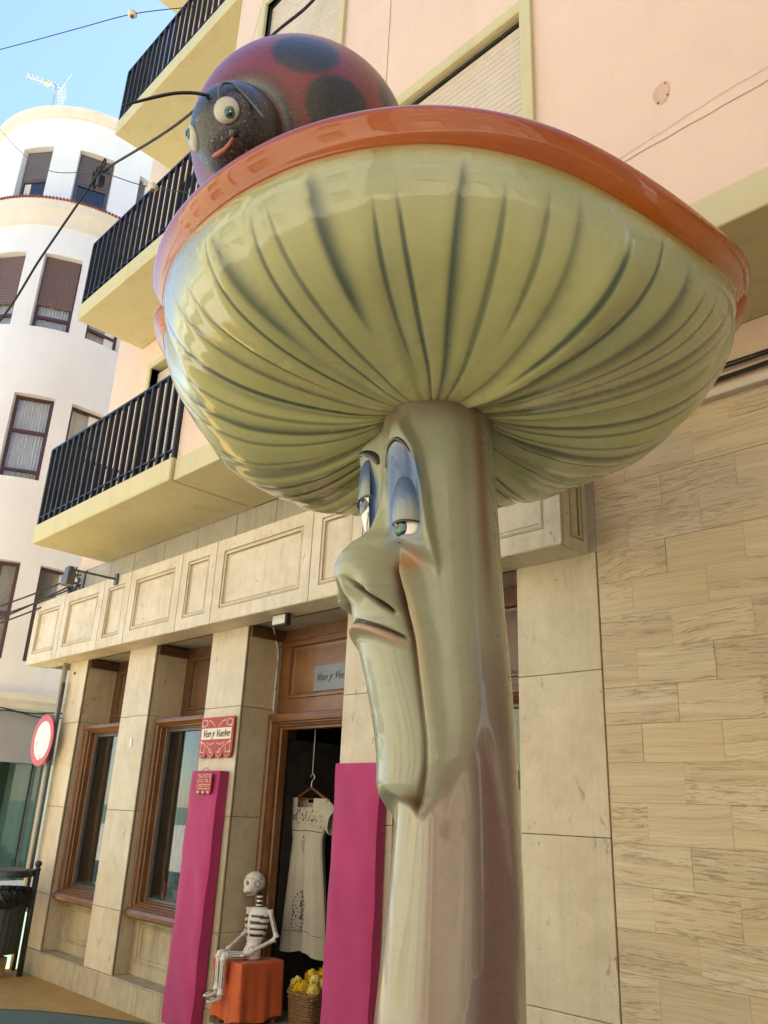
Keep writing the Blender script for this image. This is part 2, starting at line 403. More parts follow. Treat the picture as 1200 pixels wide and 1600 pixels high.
tag(mb.build('paving', 'paving', origin=(0, 0, .004)), 'pale paving added behind the viewpoint to bounce light upward', kind='structure')  # out-of-frame sheet added so the ground throws light upward

# ================================================================== pink apartment building
B = empty('apartment_building', (-2.2, 5.0, 0))
tag(B, 'pink stuccoed apartment building with cream balconies above a marble shop front', 'building')
UY = 3.0
hA, hB = (-5.03, -3.88, 7.25, 8.90), (-3.23, -2.08, 4.85, 6.18)
hC, hD = (-.2, .95, 4.85, 6.18), (-3.23, -2.08, 7.55, 8.90)
HO = [hA, hB, hC, hD, (-.2, .95, 7.55, 8.9)]
mb = MB(); wall_holes(mb, [-5.55, 9], [4.19, 13.0], HO, lambda u, z, d: (u, UY+d, z), .16)
mb.add([(-5.55, UY, 4.19), (-5.55, UY, 13.0), (-5.55, FY, 13.0), (-5.55, FY, 4.19)], [(0, 1, 2, 3)])
mb.add([(9, UY, 4.19), (9, 14, 4.19), (9, 14, 13.0), (9, UY, 13.0)], [(0, 1, 2, 3)])
mb.build('wall', 'pink', B)
mb = MB(); mb.box(-5.55, 9, 2.985, FY, 4.0, 4.19); mb.build('overhang_band', 'cream', B, bevel=.006)
HL = [(-7.9, -6.9, 4.25, 6.3), (-7.9, -6.9, 6.95, 9.0), (-7.9, -6.9, 9.7, 11.7)]
mb = MB(); wall_holes(mb, [-8.9, -5.55], [4.0, 13.0], HL, lambda u, z, d: (u, FY+d, z), .14)
mb.add([(-8.9, FY, 3.0), (-8.9, FY, 13.0), (-8.9, 14, 13.0), (-8.9, 14, 3.0)], [(0, 1, 2, 3)])
mb.build('wall', 'pink', B)
mb = MB(); mb.box(-8.85, 8.95, 4.25, 14, 3.66, 12.95); mb.build('sun_blocking_core', 'dark', B)  # unseen solid block added inside the walls to stop the sun
mb = MB(); mb.box(-9.0, 9.1, 2.9, 14.1, 13.0, 13.2); mb.build('roof', 'cream', B)
mb = MB(); mb.box(-2.2, 9, FY, FY+.2, 3.665, 4.0); mb.build('wall', 'pink', B)

def corrugated(mb, x0, x1, z0, z1, Y, pitch=.045, amp=.006):
    n = int((z1-z0)/pitch); P = []
    for i in range(n):
        for f, a in ((0, 0), (.1, -amp), (.55, -amp*.8), (.9, -amp*.3), (.97, amp*.4)):
            z = z0+(i+f)*pitch; P.append([(x0, Y+a, z), (x1, Y+a, z)])
    mb.grid(np.array(P)); return mb
for h in HO:
    w = empty('window', ((h[0]+h[1])/2, UY, h[2]), B)
    mb = MB(); mb.stepped(h[0]-.085, h[1]+.085, h[2]-.085, h[3]+.085, UY, [(0, 0), (0, -.028), (.004, -.032), (.075, -.032), (.085, -.024), (.085, .14)], fill=False)
    mb.build('frame', 'cream', w)
    mb = MB(); corrugated(mb, h[0], h[1], h[2], h[3], UY+.045); mb.build('shutter', 'shutter_cream', w)
    mb = MB(); mb.box(h[0]+.001, h[0]+.022, UY+.02, UY+.06, h[2], h[3]); mb.box(h[1]-.022, h[1]-.001, UY+.02, UY+.06, h[2], h[3]); mb.box(h[0]+.022, h[1]-.022, UY+.03, UY+.06, h[3]-.022, h[3]-.001)
    mb.build('shutter_rail', 'iron', w)
for h in HL:
    w = empty('balcony_door', ((h[0]+h[1])/2, FY, h[2]), B)
    mb = MB(); mb.stepped(h[0]-.07, h[1]+.07, h[2]-.07, h[3]+.07, FY, [(0, 0), (0, -.02), (.07, -.02), (.07, .12)], fill=False); mb.build('frame', 'cream', w)
    mb = MB(); corrugated(mb, h[0], h[1], h[2], h[3], FY+.09); mb.build('shutter', 'shutter_cream', w)
# plaster scars: hairline cracks and the round patch
t = NT('crack_line'); MT['crack'] = t.bsdf((.36, .20, .13), .9)
def ribbon(path, w, Y):
    mb = MB()
    P = np.array(path, float); n = np.gradient(P, axis=0); n /= np.linalg.norm(n, axis=1)[:, None]+1e-9; n = np.stack([-n[:, 1], n[:, 0]], 1)
    a = P+n*w/2; b = P-n*w/2
    mb.grid(np.stack([np.stack([a[:, 0], a[:, 0]*0+Y, a[:, 1]], 1), np.stack([b[:, 0], b[:, 0]*0+Y, b[:, 1]], 1)])); mb.build('plaster_crack', 'crack', B)
xs = np.linspace(-2.0, .6, 80); ribbon(np.stack([xs, 4.64+.002*np.sin(xs*31)], 1), .005, UY-.002)
wob = np.cumsum(rng.normal(0, .0035, 60)); xs = np.linspace(-1.6, .5, 60); ribbon(np.stack([xs, 4.655+.05*np.sin((xs+1.6)/2.1*math.pi)+wob-wob.mean()], 1), .002, UY-.002)
zs = np.linspace(6.3, 9.5, 60); wob = np.cumsum(rng.normal(0, .0012, 60)); ribbon(np.stack([-3.27+wob, zs], 1), .006, UY-.002)
zs = np.linspace(8.0, 9.6, 40); wob = np.cumsum(rng.normal(0, .004, 40)); ribbon(np.stack([-5.4+.25*(zs-8)+wob, zs], 1), .005, UY-.002)
mb = MB(); ang = np.linspace(0, 2*math.pi, 26, endpoint=False); rr = .055+rng.normal(0, .006, 26)
cx, cz = -1.265, 4.925
ring = [[(cx+math.cos(a)*r*k*.75, UY-.001-.004*(k > .8)*(k < 1), cz+math.sin(a)*r*k*1.2) for a, r in zip(ang, rr)] for k in (.02, .6, .85, .93, 1.06)]
mb.grid(np.array(ring), wrap=True); mb.build('plaster_patch', m_stucco('patch_stucco', (.70, .47, .35), (.4, .26, .19), .9, .9), B)
mb = MB()
for dx, dz in ((.025, .045), (-.02, -.05), (.03, -.035)): mb.ellipsoid((cx+dx, UY-.003, cz+dz), (.007, .003, .009), 8, 6)
mb.build('fixing_hole', 'joint', B)

# balconies
bar = None
for bi, zb in enumerate((4.0, 6.7, 9.45, 12.15)):
    bal = empty('balcony', (-6.9, 3.4, zb), B)
    mb = MB(); mb.box(-8.25, -5.56, 2.95, FY-.002, zb, zb+.205); mb.build('slab', 'cream', bal, bevel=.01)
    if bi >= 3: continue
    zt = zb+.205
    mb = MB(); mb.box(-8.235, -5.57, 2.962, 3.002, zt+.845, zt+.865); mb.box(-8.235, -8.195, 3.002, FY, zt+.845, zt+.865); mb.box(-5.61, -5.57, 3.002, UY+.01, zt+.845, zt+.865); mb.build('handrail', 'iron', bal)
    mb = MB(); mb.box(-8.235, -5.57, 2.968, 2.996, zt+.075, zt+.09); mb.box(-8.228, -8.2, 2.996, FY, zt+.075, zt+.09); mb.build('bottom_rail', 'iron', bal)
    for k in range(21):
        x = -8.228+k*(2.645/20); loc = (x, 2.982, zt)
        if bar is None:
            mb = MB(); mb.box(x-.015, x+.015, 2.962, 3.004, zt, zt+.845); bar = mb.build('baluster', 'iron', bal, bevel=.003)
        else: copy_to(bar, loc, bal)
    for k in range(1, 6): copy_to(bar, (-8.215, 2.982+k*.13, zt), bal)

# grey stone strip over the frieze
xs = [-8.88, -8.1, -7.6, -7.0, -6.4, -5.78, -5.2, -4.6, -4.0, -3.4, -2.8, -2.2]
for a, b in zip(xs, xs[1:]):
    mb = MB(); mb.box(a+.003, b-.003, FY, FY+.1, 3.5, 3.998); mb.build('wall_tile', 'greystone', B, bevel=.003)

# travertine wall: slabs in half bond
row0, rh, tw = .908-.1845*5, .1845, .4
mb = MB(); mb.box(-2.222, -.01, FY+.012, FY+.4, 0, 3.62); mb.build('joint_bed', m_plain('tan_mortar', (.36, .27, .17), .9), B)
k = 0
for r in range(20):
    z0 = max(.0, row0+rh*r); z1 = min(3.62, row0+rh*(r+1))
    if z1-z0 < .03: continue
    off = -2.02 if r % 2 == 0 else -1.82
    xs = [-2.215]+[x for x in np.arange(off, 0, tw) if x > -2.15]; xs = [x for x in xs if x < -.1]+[-.01]
    for a, b in zip(xs, xs[1:]):
        mb = MB(); j = rng.uniform(-.002, .002); mb.box(a+.0004, b-.0004, FY+j, FY+.03, z0+.0004, z1-.0004); mb.build('wall_tile', 'trav', B, bevel=.0008)
mb = MB(); mb.box(0, 9, FY, FY+.4, 0, 3.62); mb.build('wall', 'trav', B)
mb = MB(); mb.box(-2.21, 9, FY-.05, FY+.1, 3.62, 3.664); mb.build('ledge', 'whitetrim', B, bevel=.006)

# pilasters
PIL = [(-8.70, -8.29), (-7.39, -6.89), (-5.95, -5.44), (-4.23, -3.72), (-2.755, -2.225)]
for (a, b) in PIL:
    p = empty('pilaster', ((a+b)/2, FY, 0), B)
    zz = [0, .21, .69, 1.48, 2.30, 2.945]
    for i, (c, d) in enumerate(zip(zz, zz[1:])):
        e = .006 if i == 0 else 0
        mb = MB(); mb.box(a+.004*0-e, b+e, FY-e, 4.2, c+.0015, d-.0015); mb.build('slab', 'plinth' if i == 0 else 'pilaster', p, bevel=.004, seg=2)
    mb = MB(); mb.box(a+.01, b-.01, FY+.012, 4.19, 0, 2.94); mb.build('core', 'joint', p)
    mb = MB(); mb.box(b-.0005, b+.003, FY+.012, FY+.022, .21, 2.94); mb.build('corner_joint', 'joint', p)
mb = MB(); rr = [(-8.563+.028*math.cos(a)*rng.uniform(.7, 1.3), 2.821+.022*math.sin(a)*rng.uniform(.6, 1.3)) for a in np.linspace(0, 6.0, 14)]
mb.add([(x, FY-.002, z) for x, z in rr], [tuple(range(14))]); mb.build('chipped_hole', 'black', B)

# plinth blocks and ledges between pilasters, dado panels
BAYS = [(-8.29, -7.39), (-6.89, -5.95), (-3.72, -2.755)]
for a, b in BAYS:
    mb = MB(); mb.box(a+.006, b-.006, FY-.006, 4.2, .0, .195); mb.build('plinth_block', 'plinth', B, bevel=.005, seg=2)
    mb = MB(); mb.box(a+.001, b-.001, FY-.012, 4.0, .195, .212); mb.build('ledge', 'plinth', B, bevel=.004)
    mb = MB(); mb.stepped(a+.002, b-.002, .214, .70, 3.93, [(0, 0), (.085, 0), (.09, .012), (.10, .012), (.108, .002), (.122, .006), (.13, .02), (.14, .02)], back=.2); mb.build('dado_panel', 'plinth', B)
    # wooden window
    w = empty('window', ((a+b)/2, 3.9, .69), B)
    mb = MB(); mb.stepped(a+.004, b-.004, .69, 2.27, 3.85, [(0, 0), (.003, -.004), (.022, -.010), (.036, -.006), (.044, .012), (.056, .026), (.060, .05), (.068, .055), (.072, .10), (.080, .105), (.088, .13)], fill=False, back=.35)
    mb.build('frame', 'wood', w, smooth=False)
    mb = MB(); pr_ = [(3.86, .64), (3.835, .645), (3.815, .66), (3.81, .685), (3.82, .71), (3.845, .725), (3.86, .73)]
    mb.add([(x, y, z) for x in (a+.003, b-.003) for y, z in pr_], [(i, i+1, i+8, i+7) for i in range(6)]+[tuple(range(6, -1, -1)), tuple(range(7, 14))]); mb.build('sill', 'wood', w, smooth=False)
    mb = MB(); mb.stepped(a+.088, b-.088, .775, 2.185, 3.975, [(0, .0), (.0, -.012), (.02, -.012), (.024, .01)], fill=False, back=.03); mb.build('glazing_bead', 'grey', w)
    mb = MB(); mb.box(a+.088, b-.088, 3.99, 3.994, .78, 2.18); mb.build('pane', 'glass', w)
    # wooden transom panel and soffit beams
    mb = MB(); mb.stepped(a+.002, b-.002, 2.262, 2.955, 4.12, [(0, 0), (.11, 0), (.115, -.014), (.13, -.014), (.14, .012), (.16, .016)], back=.1); mb.build('transom_panel', 'darkwood', B)
DA, DB = -5.44, -4.23
mb = MB(); mb.stepped(DA+.002, DB-.002, 2.262, 2.955, 4.14, [(0, 0), (.12, 0), (.125, -.014), (.145, -.016), (.155, .012), (.175, .016)], back=.1); mb.build('transom_panel', 'wood', B)
mb = MB(); mb.box(DA+.002, DB-.002, 4.122, 4.142, 2.86, 2.875); mb.box(DA+.002, DB-.002, 4.12, 4.142, 2.81, 2.83); mb.build('transom_moulding', 'wood', B)
for a, b in BAYS+[(DA, DB)]:
    mb = MB(); mb.box(a+.002, a+.035, FY+.02, 4.2, 2.86, 2.944); mb.build('soffit_beam', 'darkwood', B)
    mb = MB(); mb.box(b-.035, b-.002, FY+.02, 4.2, 2.86, 2.944); mb.build('soffit_beam', 'darkwood', B)
    mb = MB(); mb.box(a+.002, b-.002, FY, 4.2, 2.957, 2.99); mb.build('recess_ceiling', 'greystone', B)
# door frame
d = empty('doorway', ((DA+DB)/2, 4.1, .14), B)
def portal(mb, x0, x1, z0, z1, Y, loops, back):
    """three-sided frame (no bottom)"""
    L = [(loops[0][0], back)]+loops; vs, fs = [], []
    for ins, dy in L: vs += [(x0+ins, Y+dy, z0), (x0+ins, Y+dy, z1-ins), (x1-ins, Y+dy, z1-ins), (x1-ins, Y+dy, z0)]
    for a in range(len(L)-1):
        for i in range(3): fs.append((a*4+i+1, a*4+i, a*4+4+i, a*4+4+i+1))
    return mb.add(vs, fs)
mb = MB(); portal(mb, DA+.004, DB-.004, .14, 2.258, 4.06, [(0, 0), (.004, -.004), (.04, -.012), (.058, -.004), (.066, .02), (.072, .02), (.080, .04), (.096, .03), (.100, .055), (.116, .06), (.118, .12)], .3); mb.build('door_frame', 'wood', d)
mb = MB(); mb.box(DA-.3, DB+.3, FY-.004, 7.4, 0, .14); mb.build('doorstep', 'greystone', d, bevel=.004)
mb = MB(); mb.stepped(0, .82, .145, 2.08, 0, [(0, 0), (.1, 0), (.11, .012), (.13, .012)], back=.045)
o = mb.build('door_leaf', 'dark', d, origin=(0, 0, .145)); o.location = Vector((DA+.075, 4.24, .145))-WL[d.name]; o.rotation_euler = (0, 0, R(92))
mb = MB(); mb.box(-5.0, -4.52, 4.146, 4.152, 2.425, 2.625); pq = mb.build('plaque', 'plaque', B, bevel=.001)
text_obj('lettering', 'Ven y Vuelve', 'grey', pq, (-4.76, 4.143, 2.53), .085, sx=.95, shear=.45)

# shop room and window displays
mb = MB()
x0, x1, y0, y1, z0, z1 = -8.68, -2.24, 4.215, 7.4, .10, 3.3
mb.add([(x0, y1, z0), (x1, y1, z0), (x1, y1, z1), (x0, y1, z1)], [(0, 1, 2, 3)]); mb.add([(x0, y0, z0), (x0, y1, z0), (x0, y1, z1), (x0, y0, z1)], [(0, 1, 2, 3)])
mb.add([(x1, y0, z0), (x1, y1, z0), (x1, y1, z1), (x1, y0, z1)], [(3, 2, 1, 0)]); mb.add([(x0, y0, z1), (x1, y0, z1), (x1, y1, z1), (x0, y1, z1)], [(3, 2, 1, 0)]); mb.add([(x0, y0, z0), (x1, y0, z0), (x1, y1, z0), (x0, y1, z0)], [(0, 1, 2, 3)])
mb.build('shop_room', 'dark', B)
for (a, b) in BAYS:
    mb = MB(); mb.box(a-.02, b+.02, 4.0, 4.62, .72, .80); mb.build('display_shelf', 'greystone', B)
    n = 40; P = [[(a+.28+(b+.1-a-.28)*i/n, 4.6+.018*math.sin(i*1.7), z) for i in range(n+1)] for z in (.8, 2.3)]
    mb = MB(); mb.grid(np.array(P)); mb.build('curtain', m_plain('grey_curtain', (.46, .44, .39), .9, .05) if a == BAYS[0][0] else bpy.data.materials['grey_curtain'], B)
    mb = MB(); mb.box(a+.08, a+.11, 4.25, 4.28, .8, 2.6); mb.build('display_post', 'darkwood', B)
for x, z, w in ((-4.55, 1.0, .5), (-4.55, 1.45, .5), (-4.55, 1.9, .5), (-4.55, .6, .5)):
    mb = MB(); mb.box(x, x+w, 5.6, 5.9, z, z+.02); mb.build('shelf', 'darkwood', B)
    for q in range(5):
        hh = rng.uniform(.1, .25); mb = MB(); mb.box(x+.03+q*.09, x+.1+q*.09, 5.65, 5.75, z+.02, z+.02+hh)
        mb.build('shelf_ware', ['dark', 'wicker', 'redsign', 'plinth', 'dark'][q], B, bevel=.01)

# frieze
fr = empty('frieze', (-5.8, 3.6, 2.94), B)
mb = MB(); mb.box(-9.29, -2.31, 3.578, FY+.05, 2.944, 3.63); mb.box(-9.3, -8.7, FY, 4.2, 2.95, 3.6); mb.build('core', 'joint', fr)
mb = MB(); mb.box(-9.3, -2.29, 3.536, FY-.002, 2.936, 2.944); mb.build('soffit', 'frieze', fr)
FP = [-9.315, -8.55, -7.645, -7.1, -6.18, -5.64, -4.39, -3.85, -2.275]
PROF = [(0, 0), (.105, 0), (.106, .010), (.116, .012), (.126, .003), (.138, .004), (.148, .024), (.16, .026)]
for i, (a, b) in enumerate(zip(FP, FP[1:])):
    prof = PROF if b-a > .7 else [(x*.92, y) for x, y in PROF]
    mb = MB(); mb.stepped(a+.0045, b-.0045, 2.94, 3.64, 3.53, prof, fill=False, back=.03)
    mb.build('frieze_panel', 'frieze', fr, origin=((a+b)/2, 3.53, 2.94))
    ins = prof[-1][0]; mb = MB(); mb.box(a+ins+.002, b-ins-.002, 3.556, 3.575, 2.94+ins, 3.64-ins); mb.build('panel_field', 'frieze', fr)
    mb = MB(); i0, i1 = prof[1][0]-.001, prof[2][0]+.004; mb.stepped(a+i0+.001, b-i0-.001, 2.94+i0, 3.64-i0, 3.5305, [(.001, 0), (.006, .0)], fill=False, back=None)
    i2 = prof[5][0]; mb.stepped(a+.002+i2, b-.002-i2, 2.94+i2, 3.64-i2, 3.5325, [(0, .0), (.007, .008)], fill=False)
    mb.build('moulding_line', 'groove', fr)
mb = MB(); mb.stepped(3.553, FY+.02, 2.94, 3.64, 0, [(0, 0), (.06, 0), (.061, .010), (.07, .012), (.078, .003), (.086, .004), (.094, .024)], back=.03)
mb.v = [(-2.272-y, x, z) for x, y, z in mb.v]; mb.build('frieze_panel', 'frieze', fr)
mb = MB(); mb.stepped(3.613, FY-.04, 3.0, 3.58, -.001, [(0, 0), (.006, 0)], fill=False); mb.stepped(3.638, FY-.066, 3.026, 3.554, .003, [(0, 0), (.006, .01)], fill=False)
mb.v = [(-2.272-y, x, z) for x, y, z in mb.v]; mb.build('moulding_line', 'groove', fr)
mb = MB(); mb.box(-2.30, -2.218, FY+.004, FY+.3, 2.946, 3.499); mb.build('wall_tile', 'greystone', B)
# cables clipped along the ledge on the right
for dz, r in ((.055, .012), (.10, .008), (.125, .006)):
    mb = MB(); P = [(x, FY-.03, 3.664+dz+.006*math.sin(x*3.1+dz*60)) for x in np.linspace(-2.2, 3, 30)]; mb.tube(P, r, 6); mb.build('cable', 'black', B)

# ================================================================== white round-cornered building
TC = np.array([-15.629, 5.382]); AZ = R(-71); TR = 2.05
te = -TC/np.linalg.norm(TC); tr_ = np.array([math.cos(AZ), -math.sin(AZ)])
def tpt(phi, z, r=TR):
    a = R(phi); v = te*math.cos(a)+tr_*math.sin(a); return (TC[0]+v[0]*r, TC[1]+v[1]*r, z)
Wb = empty('corner_building', (TC[0], TC[1], 0))
tag(Wb, 'white rendered building with rounded corner tower across the side street', 'building')
ROWS = [(12.64, 13.97, [(-44, -25.5), (-11, 8.8), (24, 44)], 'grey'), (9.75, 11.38, [(-46.5, -27), (-17.3, 2.3), (10.4, 30)], 'brown'),
        (6.75, 8.36, [(-46.5, -27), (-17, 2.4), (10.8, 30)], 'curtain'), (3.64, 5.27, [(-46.5, -27), (-17, 2), (10.9, 30)], 'open')]
holes = [(p0, p1, z0, z1) for z0, z1, ps, k in ROWS for p0, p1 in ps]+[(-60, 33, .35, 2.85)]
mb = MB(); wall_holes(mb, [-95, 95], [0, 12.3, 14.75], holes, lambda u, z, d: tpt(u, z, TR-d), .2, du=3)
mb.build('wall', 'white', Wb)
# flat wings behind the tower
mb = MB(); e1 = tpt(95, 0); e2 = tpt(-95, 0)
mb.box(-13.75, -24, 5.5, 16, 0, 14.2); mb.box(-16, -26, 3.6, 12, 0, 13.8); mb.build('wing', 'white', Wb)
mb = MB(); mb.lathe([(TR-.02, 14.72), (TR+.05, 14.74), (TR+.05, 14.80), (TR+.11, 14.84), (TR+.12, 14.95), (TR-.1, 14.98), (0, 15.0)], (TC[0], TC[1], 0), 72); mb.build('parapet', 'whitetrim', Wb, smooth=True, auto=True)
mb = MB(); mb.lathe([(TR-.01, 12.02), (TR+.05, 12.05), (TR+.06, 12.14), (TR+.1, 12.18), (TR+.14, 12.27), (TR+.2, 12.31), (TR+.21, 12.40), (TR+.25, 12.43), (TR+.25, 12.47), (TR-.01, 12.5)], (TC[0], TC[1], 0), 90); mb.build('cornice', 'whitetrim', Wb, smooth=True, auto=True)
mb = MB()
for k in range(220):
    a = 2*math.pi*k/220; p = (TC[0]+math.cos(a)*(TR+.15), TC[1]+math.sin(a)*(TR+.15)); q = (TC[0]+math.cos(a)*(TR+.27), TC[1]+math.sin(a)*(TR+.27))
    mb.tube([(p[0], p[1], 12.50), (q[0], q[1], 12.478)], .03, 6)
mb.build('tile_edging', 'rooftile', Wb, kind='stuff')
mb = MB(); mb.lathe([(TR-.01, 2.86), (TR+.06, 2.88), (TR+.06, 2.97), (TR+.12, 3.02), (TR+.13, 3.12), (TR-.01, 3.15)], (TC[0], TC[1], 0), 90); mb.build('band_course', 'whitetrim', Wb, smooth=True, auto=True)

def tower_window(p0, p1, z0, z1, kind, parent):
    A_, B_ = np.array(tpt(p0, 0, TR-.17)), np.array(tpt(p1, 0, TR-.17)); e = B_-A_; Lw = np.linalg.norm(e[:2]); e = e/Lw
    n = np.array([e[1], -e[0], 0.])
    if n[:2]@te < 0: n = -n
    def M_(u, z, d): p = A_+e*u+n*d; return (p[0], p[1], z)
    def bx(mb, u0, u1, z0, z1, d0, d1):
        vs = [M_(u, z, d) for z in (z0, z1) for u, d in ((u0, d1), (u1, d1), (u1, d0), (u0, d0))]
        mb.add(vs, [(3, 2, 1, 0), (4, 5, 6, 7), (0, 1, 5, 4), (1, 2, 6, 5), (2, 3, 7, 6), (3, 0, 4, 7)])
    w = empty('window', M_(Lw/2, z0, 0), parent); f = .05; fm = 'frame_red' if kind != 'grey' else 'shutter_grey'
    mb = MB(); bx(mb, 0, f, z0, z1, 0, .05); bx(mb, Lw-f, Lw, z0, z1, 0, .05); bx(mb, f, Lw-f, z0, z0+f, 0, .05); bx(mb, f, Lw-f, z1-f, z1, 0, .05)
    zm = {'grey': z0+.42*(z1-z0), 'brown': z0+.16*(z1-z0), 'curtain': z0+.56*(z1-z0), 'open': z0+.45*(z1-z0)}[kind]
    bx(mb, f, Lw-f, zm, zm+.06, 0, .05)
    if kind == 'curtain': bx(mb, f, Lw-f, z0+.16, z0+.21, 0, .05)
    mb.build('frame', fm, w)
    mb = MB(); bx(mb, f, Lw-f, z0+f, z1-f, .02, .024); mb.build('pane', 'towerglass', w)
    mb = MB(); bx(mb, -.3, Lw+.3, z0-.2, z1+.2, -.62, -.6); bx(mb, -.3, Lw+.3, z0-.25, z0-.2, -.62, 0); mb.build('room', 'dark', w)
    if kind in ('grey', 'brown'):
        zs = z0+(.46 if kind == 'grey' else .33)*(z1-z0); m = int((z1-zs)/.045); P = []
        for i in range(m):
            for fq, aq in ((0, .06), (.5, .072), (.95, .062)): P.append([M_(.015, zs+(i+fq)*.045, aq), M_(Lw-.015, zs+(i+fq)*.045, aq)])
        mb = MB(); mb.grid(np.array(P)); mb.build('shutter', 'shutter_grey' if kind == 'grey' else 'shutter_brown', w)
    if kind in ('brown', 'curtain', 'open'):
        P = [[M_(.03+(Lw-.06)*i/60, z, -.035+.018*math.sin(i*1.15+.4*math.sin(i*.37))) for i in range(61)] for z in (z0+.03, z1-.03)]
        if kind == 'open': P = [[M_(.03+(Lw-.06)*i/60*.45+Lw*.5, z, -.1+.018*math.sin(i*1.15)) for i in range(61)] for z in (z0+.03, z1-.03)]
        mb = MB(); mb.grid(np.array(P)); mb.build('curtain', 'curtain', w)
for z0, z1, ps, k in ROWS:
    for p0, p1 in ps: tower_window(p0, p1, z0, z1, k, Wb)
# ground floor shop glazing of the tower
P = [[tpt(u, z, TR-.12) for u in np.linspace(-60, 33, 32)] for z in (.35, 2.15)]
mb = MB(); mb.grid(np.array(P)); mb.build('shop_glazing', 'teal', Wb)
P = [[tpt(u, z, r) for u in np.linspace(-60, 32.5, 60)] for z, r in ((2.84, TR+.0), (2.82, TR+.03), (2.12, TR+.09), (2.06, TR+.09))]
P = np.array(P); mb = MB(); mb.grid(P); mb.build('awning', 'awning', Wb)
for u in (-40, -18, 6, 27):
    mb = MB(); q = tpt(u, 0, TR-.11); mb.box(q[0]-.025, q[0]+.025, q[1]-.025, q[1]+.025, .35, 2.15); mb.build('mullion', 'grey', Wb)
mb = MB(); mb.lathe([(.0, .3), (1.3, .3), (1.3, 2.8), (0, 2.8)], (TC[0], TC[1], 0), 24); mb.build('shop_core', m_plain('pale_shop_wall', (.30, .30, .28), .8), Wb)
for dz in (0, .05):
    mb = MB(); mb.tube([tpt(u, 2.80+dz+.03*math.sin(u*.2+dz*30), TR+.14) for u in np.linspace(-40, 40, 40)], .012, 6); mb.build('cable', 'black', Wb)

# television aerial on the tower roof
an = empty('tv_aerial', (-14.69, 3.903, 14.95)); tag(an, 'small television aerial standing on the roof of the white tower', 'aerial')
mb = MB(); mb.tube([(-14.69, 3.903, 14.9), (-14.70, 3.85, 16.0)], .022, 6); mb.build('mast', 'silver', an)
bd = Vector((-.05, -.95, -.28)).normalized(); c0 = Vector((-14.70, 3.95, 15.96))
mb = MB(); mb.tube([c0, c0+bd*.72], .012, 5); mb.build('boom', 'silver', an)
mb = MB()
for i in range(7):
    p = c0+bd*(.12+.095*i); L_ = .16-.008*i; mb.tube([p+Vector((-L_, 0, .25*L_)), p+Vector((L_, 0, -.25*L_))], .006, 4); mb.tube([p+Vector((0, .02, -.09)), p+Vector((0, -.02, .09))], .006, 4)
mb.build('director', 'silver', an)
mb = MB()
for q in (-1, 1):
    for k in range(5): mb.tube([c0+Vector((-.22, .02+.02*k, q*(.03+.075*k))), c0+Vector((.22, .02+.02*k, q*(.03+.075*k)))], .006, 4)
    mb.tube([c0, c0+Vector((0, .1, q*.36))], .008, 4)
mb.build('reflector', 'silver', an)
mb = MB(); mb.box(-14.75, -14.65, 3.62, 3.72, 15.84, 15.92); mb.build('junction_box', 'cream', an)

# ================================================================== houses across the street (behind the camera, mirrored in paint and glass; brown ones added as shade)
def opposite(x0, x1, z1, mat, label, y=-6.5, seed=1, turn=None):
    def tv(m_):
        if turn is not None: m_.v = [(turn-(q[1]-y), q[0], q[2]) for q in m_.v]
        return m_
    b = empty('street_house', ((x0+x1)/2, y-2, 0) if turn is None else (turn+2, (x0+x1)/2, 0)); tag(b, label, 'building'); rg = random.Random(seed)
    hs = []; n = int((x1-x0)/2.4); st = (x1-x0)/n
    for f in range(int(z1//3)):
        for i in range(n):
            xc = x0+st*(i+.5)
            hs.append((xc-.55, xc+.55, 3*f+(.3 if f == 0 else .9), 3*f+2.5))
    mb = MB(); wall_holes(mb, [x0, x1], [0, z1], hs, lambda u, z, d: (u, y-d, z), .2); mb.box(x0, x1, y-9, y-.3, 0, z1); tv(mb).build('wall', mat, b)
    for h in hs:
        w = empty('window', ((h[0]+h[1])/2, y-.15, h[2]) if turn is None else (turn+.15, (h[0]+h[1])/2, h[2]), b); k = rg.random()
        mb = MB(); mb.box(h[0], h[1], y-.19, y-.17, h[2], h[3]); tv(mb).build('pane', 'towerglass' if k < .5 else 'shutter_cream', w)
        mb = MB(); mb.stepped(h[0]-.08, h[1]+.08, h[2]-.08, h[3]+.08, 0, [(0, 0), (0, -.03), (.08, -.03), (.08, .1)], fill=False); mb.v = [(q[0], y-q[1], q[2]) for q in mb.v]; tv(mb).build('frame', 'cream', w)
    mb = MB(); mb.box(x0, x1, y-.1, y+.35, z1, z1+.2); tv(mb).build('cornice', 'whitetrim', b)
MT['straw'] = m_stucco('straw_render', (.66, .60, .42), (.5, .43, .28)); opposite(-15, -6.2, 9.3, 'straw', 'ochre yellow house across the street, mirrored in the shop windows', seed=3)
MT['tan'] = m_stucco('tan_render', (.62, .55, .45), (.45, .39, .31)); MT['brick'] = m_stucco('brown_render', (.40, .34, .27), (.30, .25, .2))
opposite(-6.0, 1.0, 8.2, 'tan', 'tan house across the street behind the viewpoint', seed=4)
opposite(1.2, 12, 13.5, 'brick', 'tall brown house added out of view to darken the right side', y=-4.6, seed=5)  # unseen; made tall, close and dark to hold back light from the right
opposite(-4.4, 2.6, 12.5, 'brick', 'brown house added out of view to cut light from the right', seed=6, turn=10.5)  # unseen house added to shade faces turned to the right

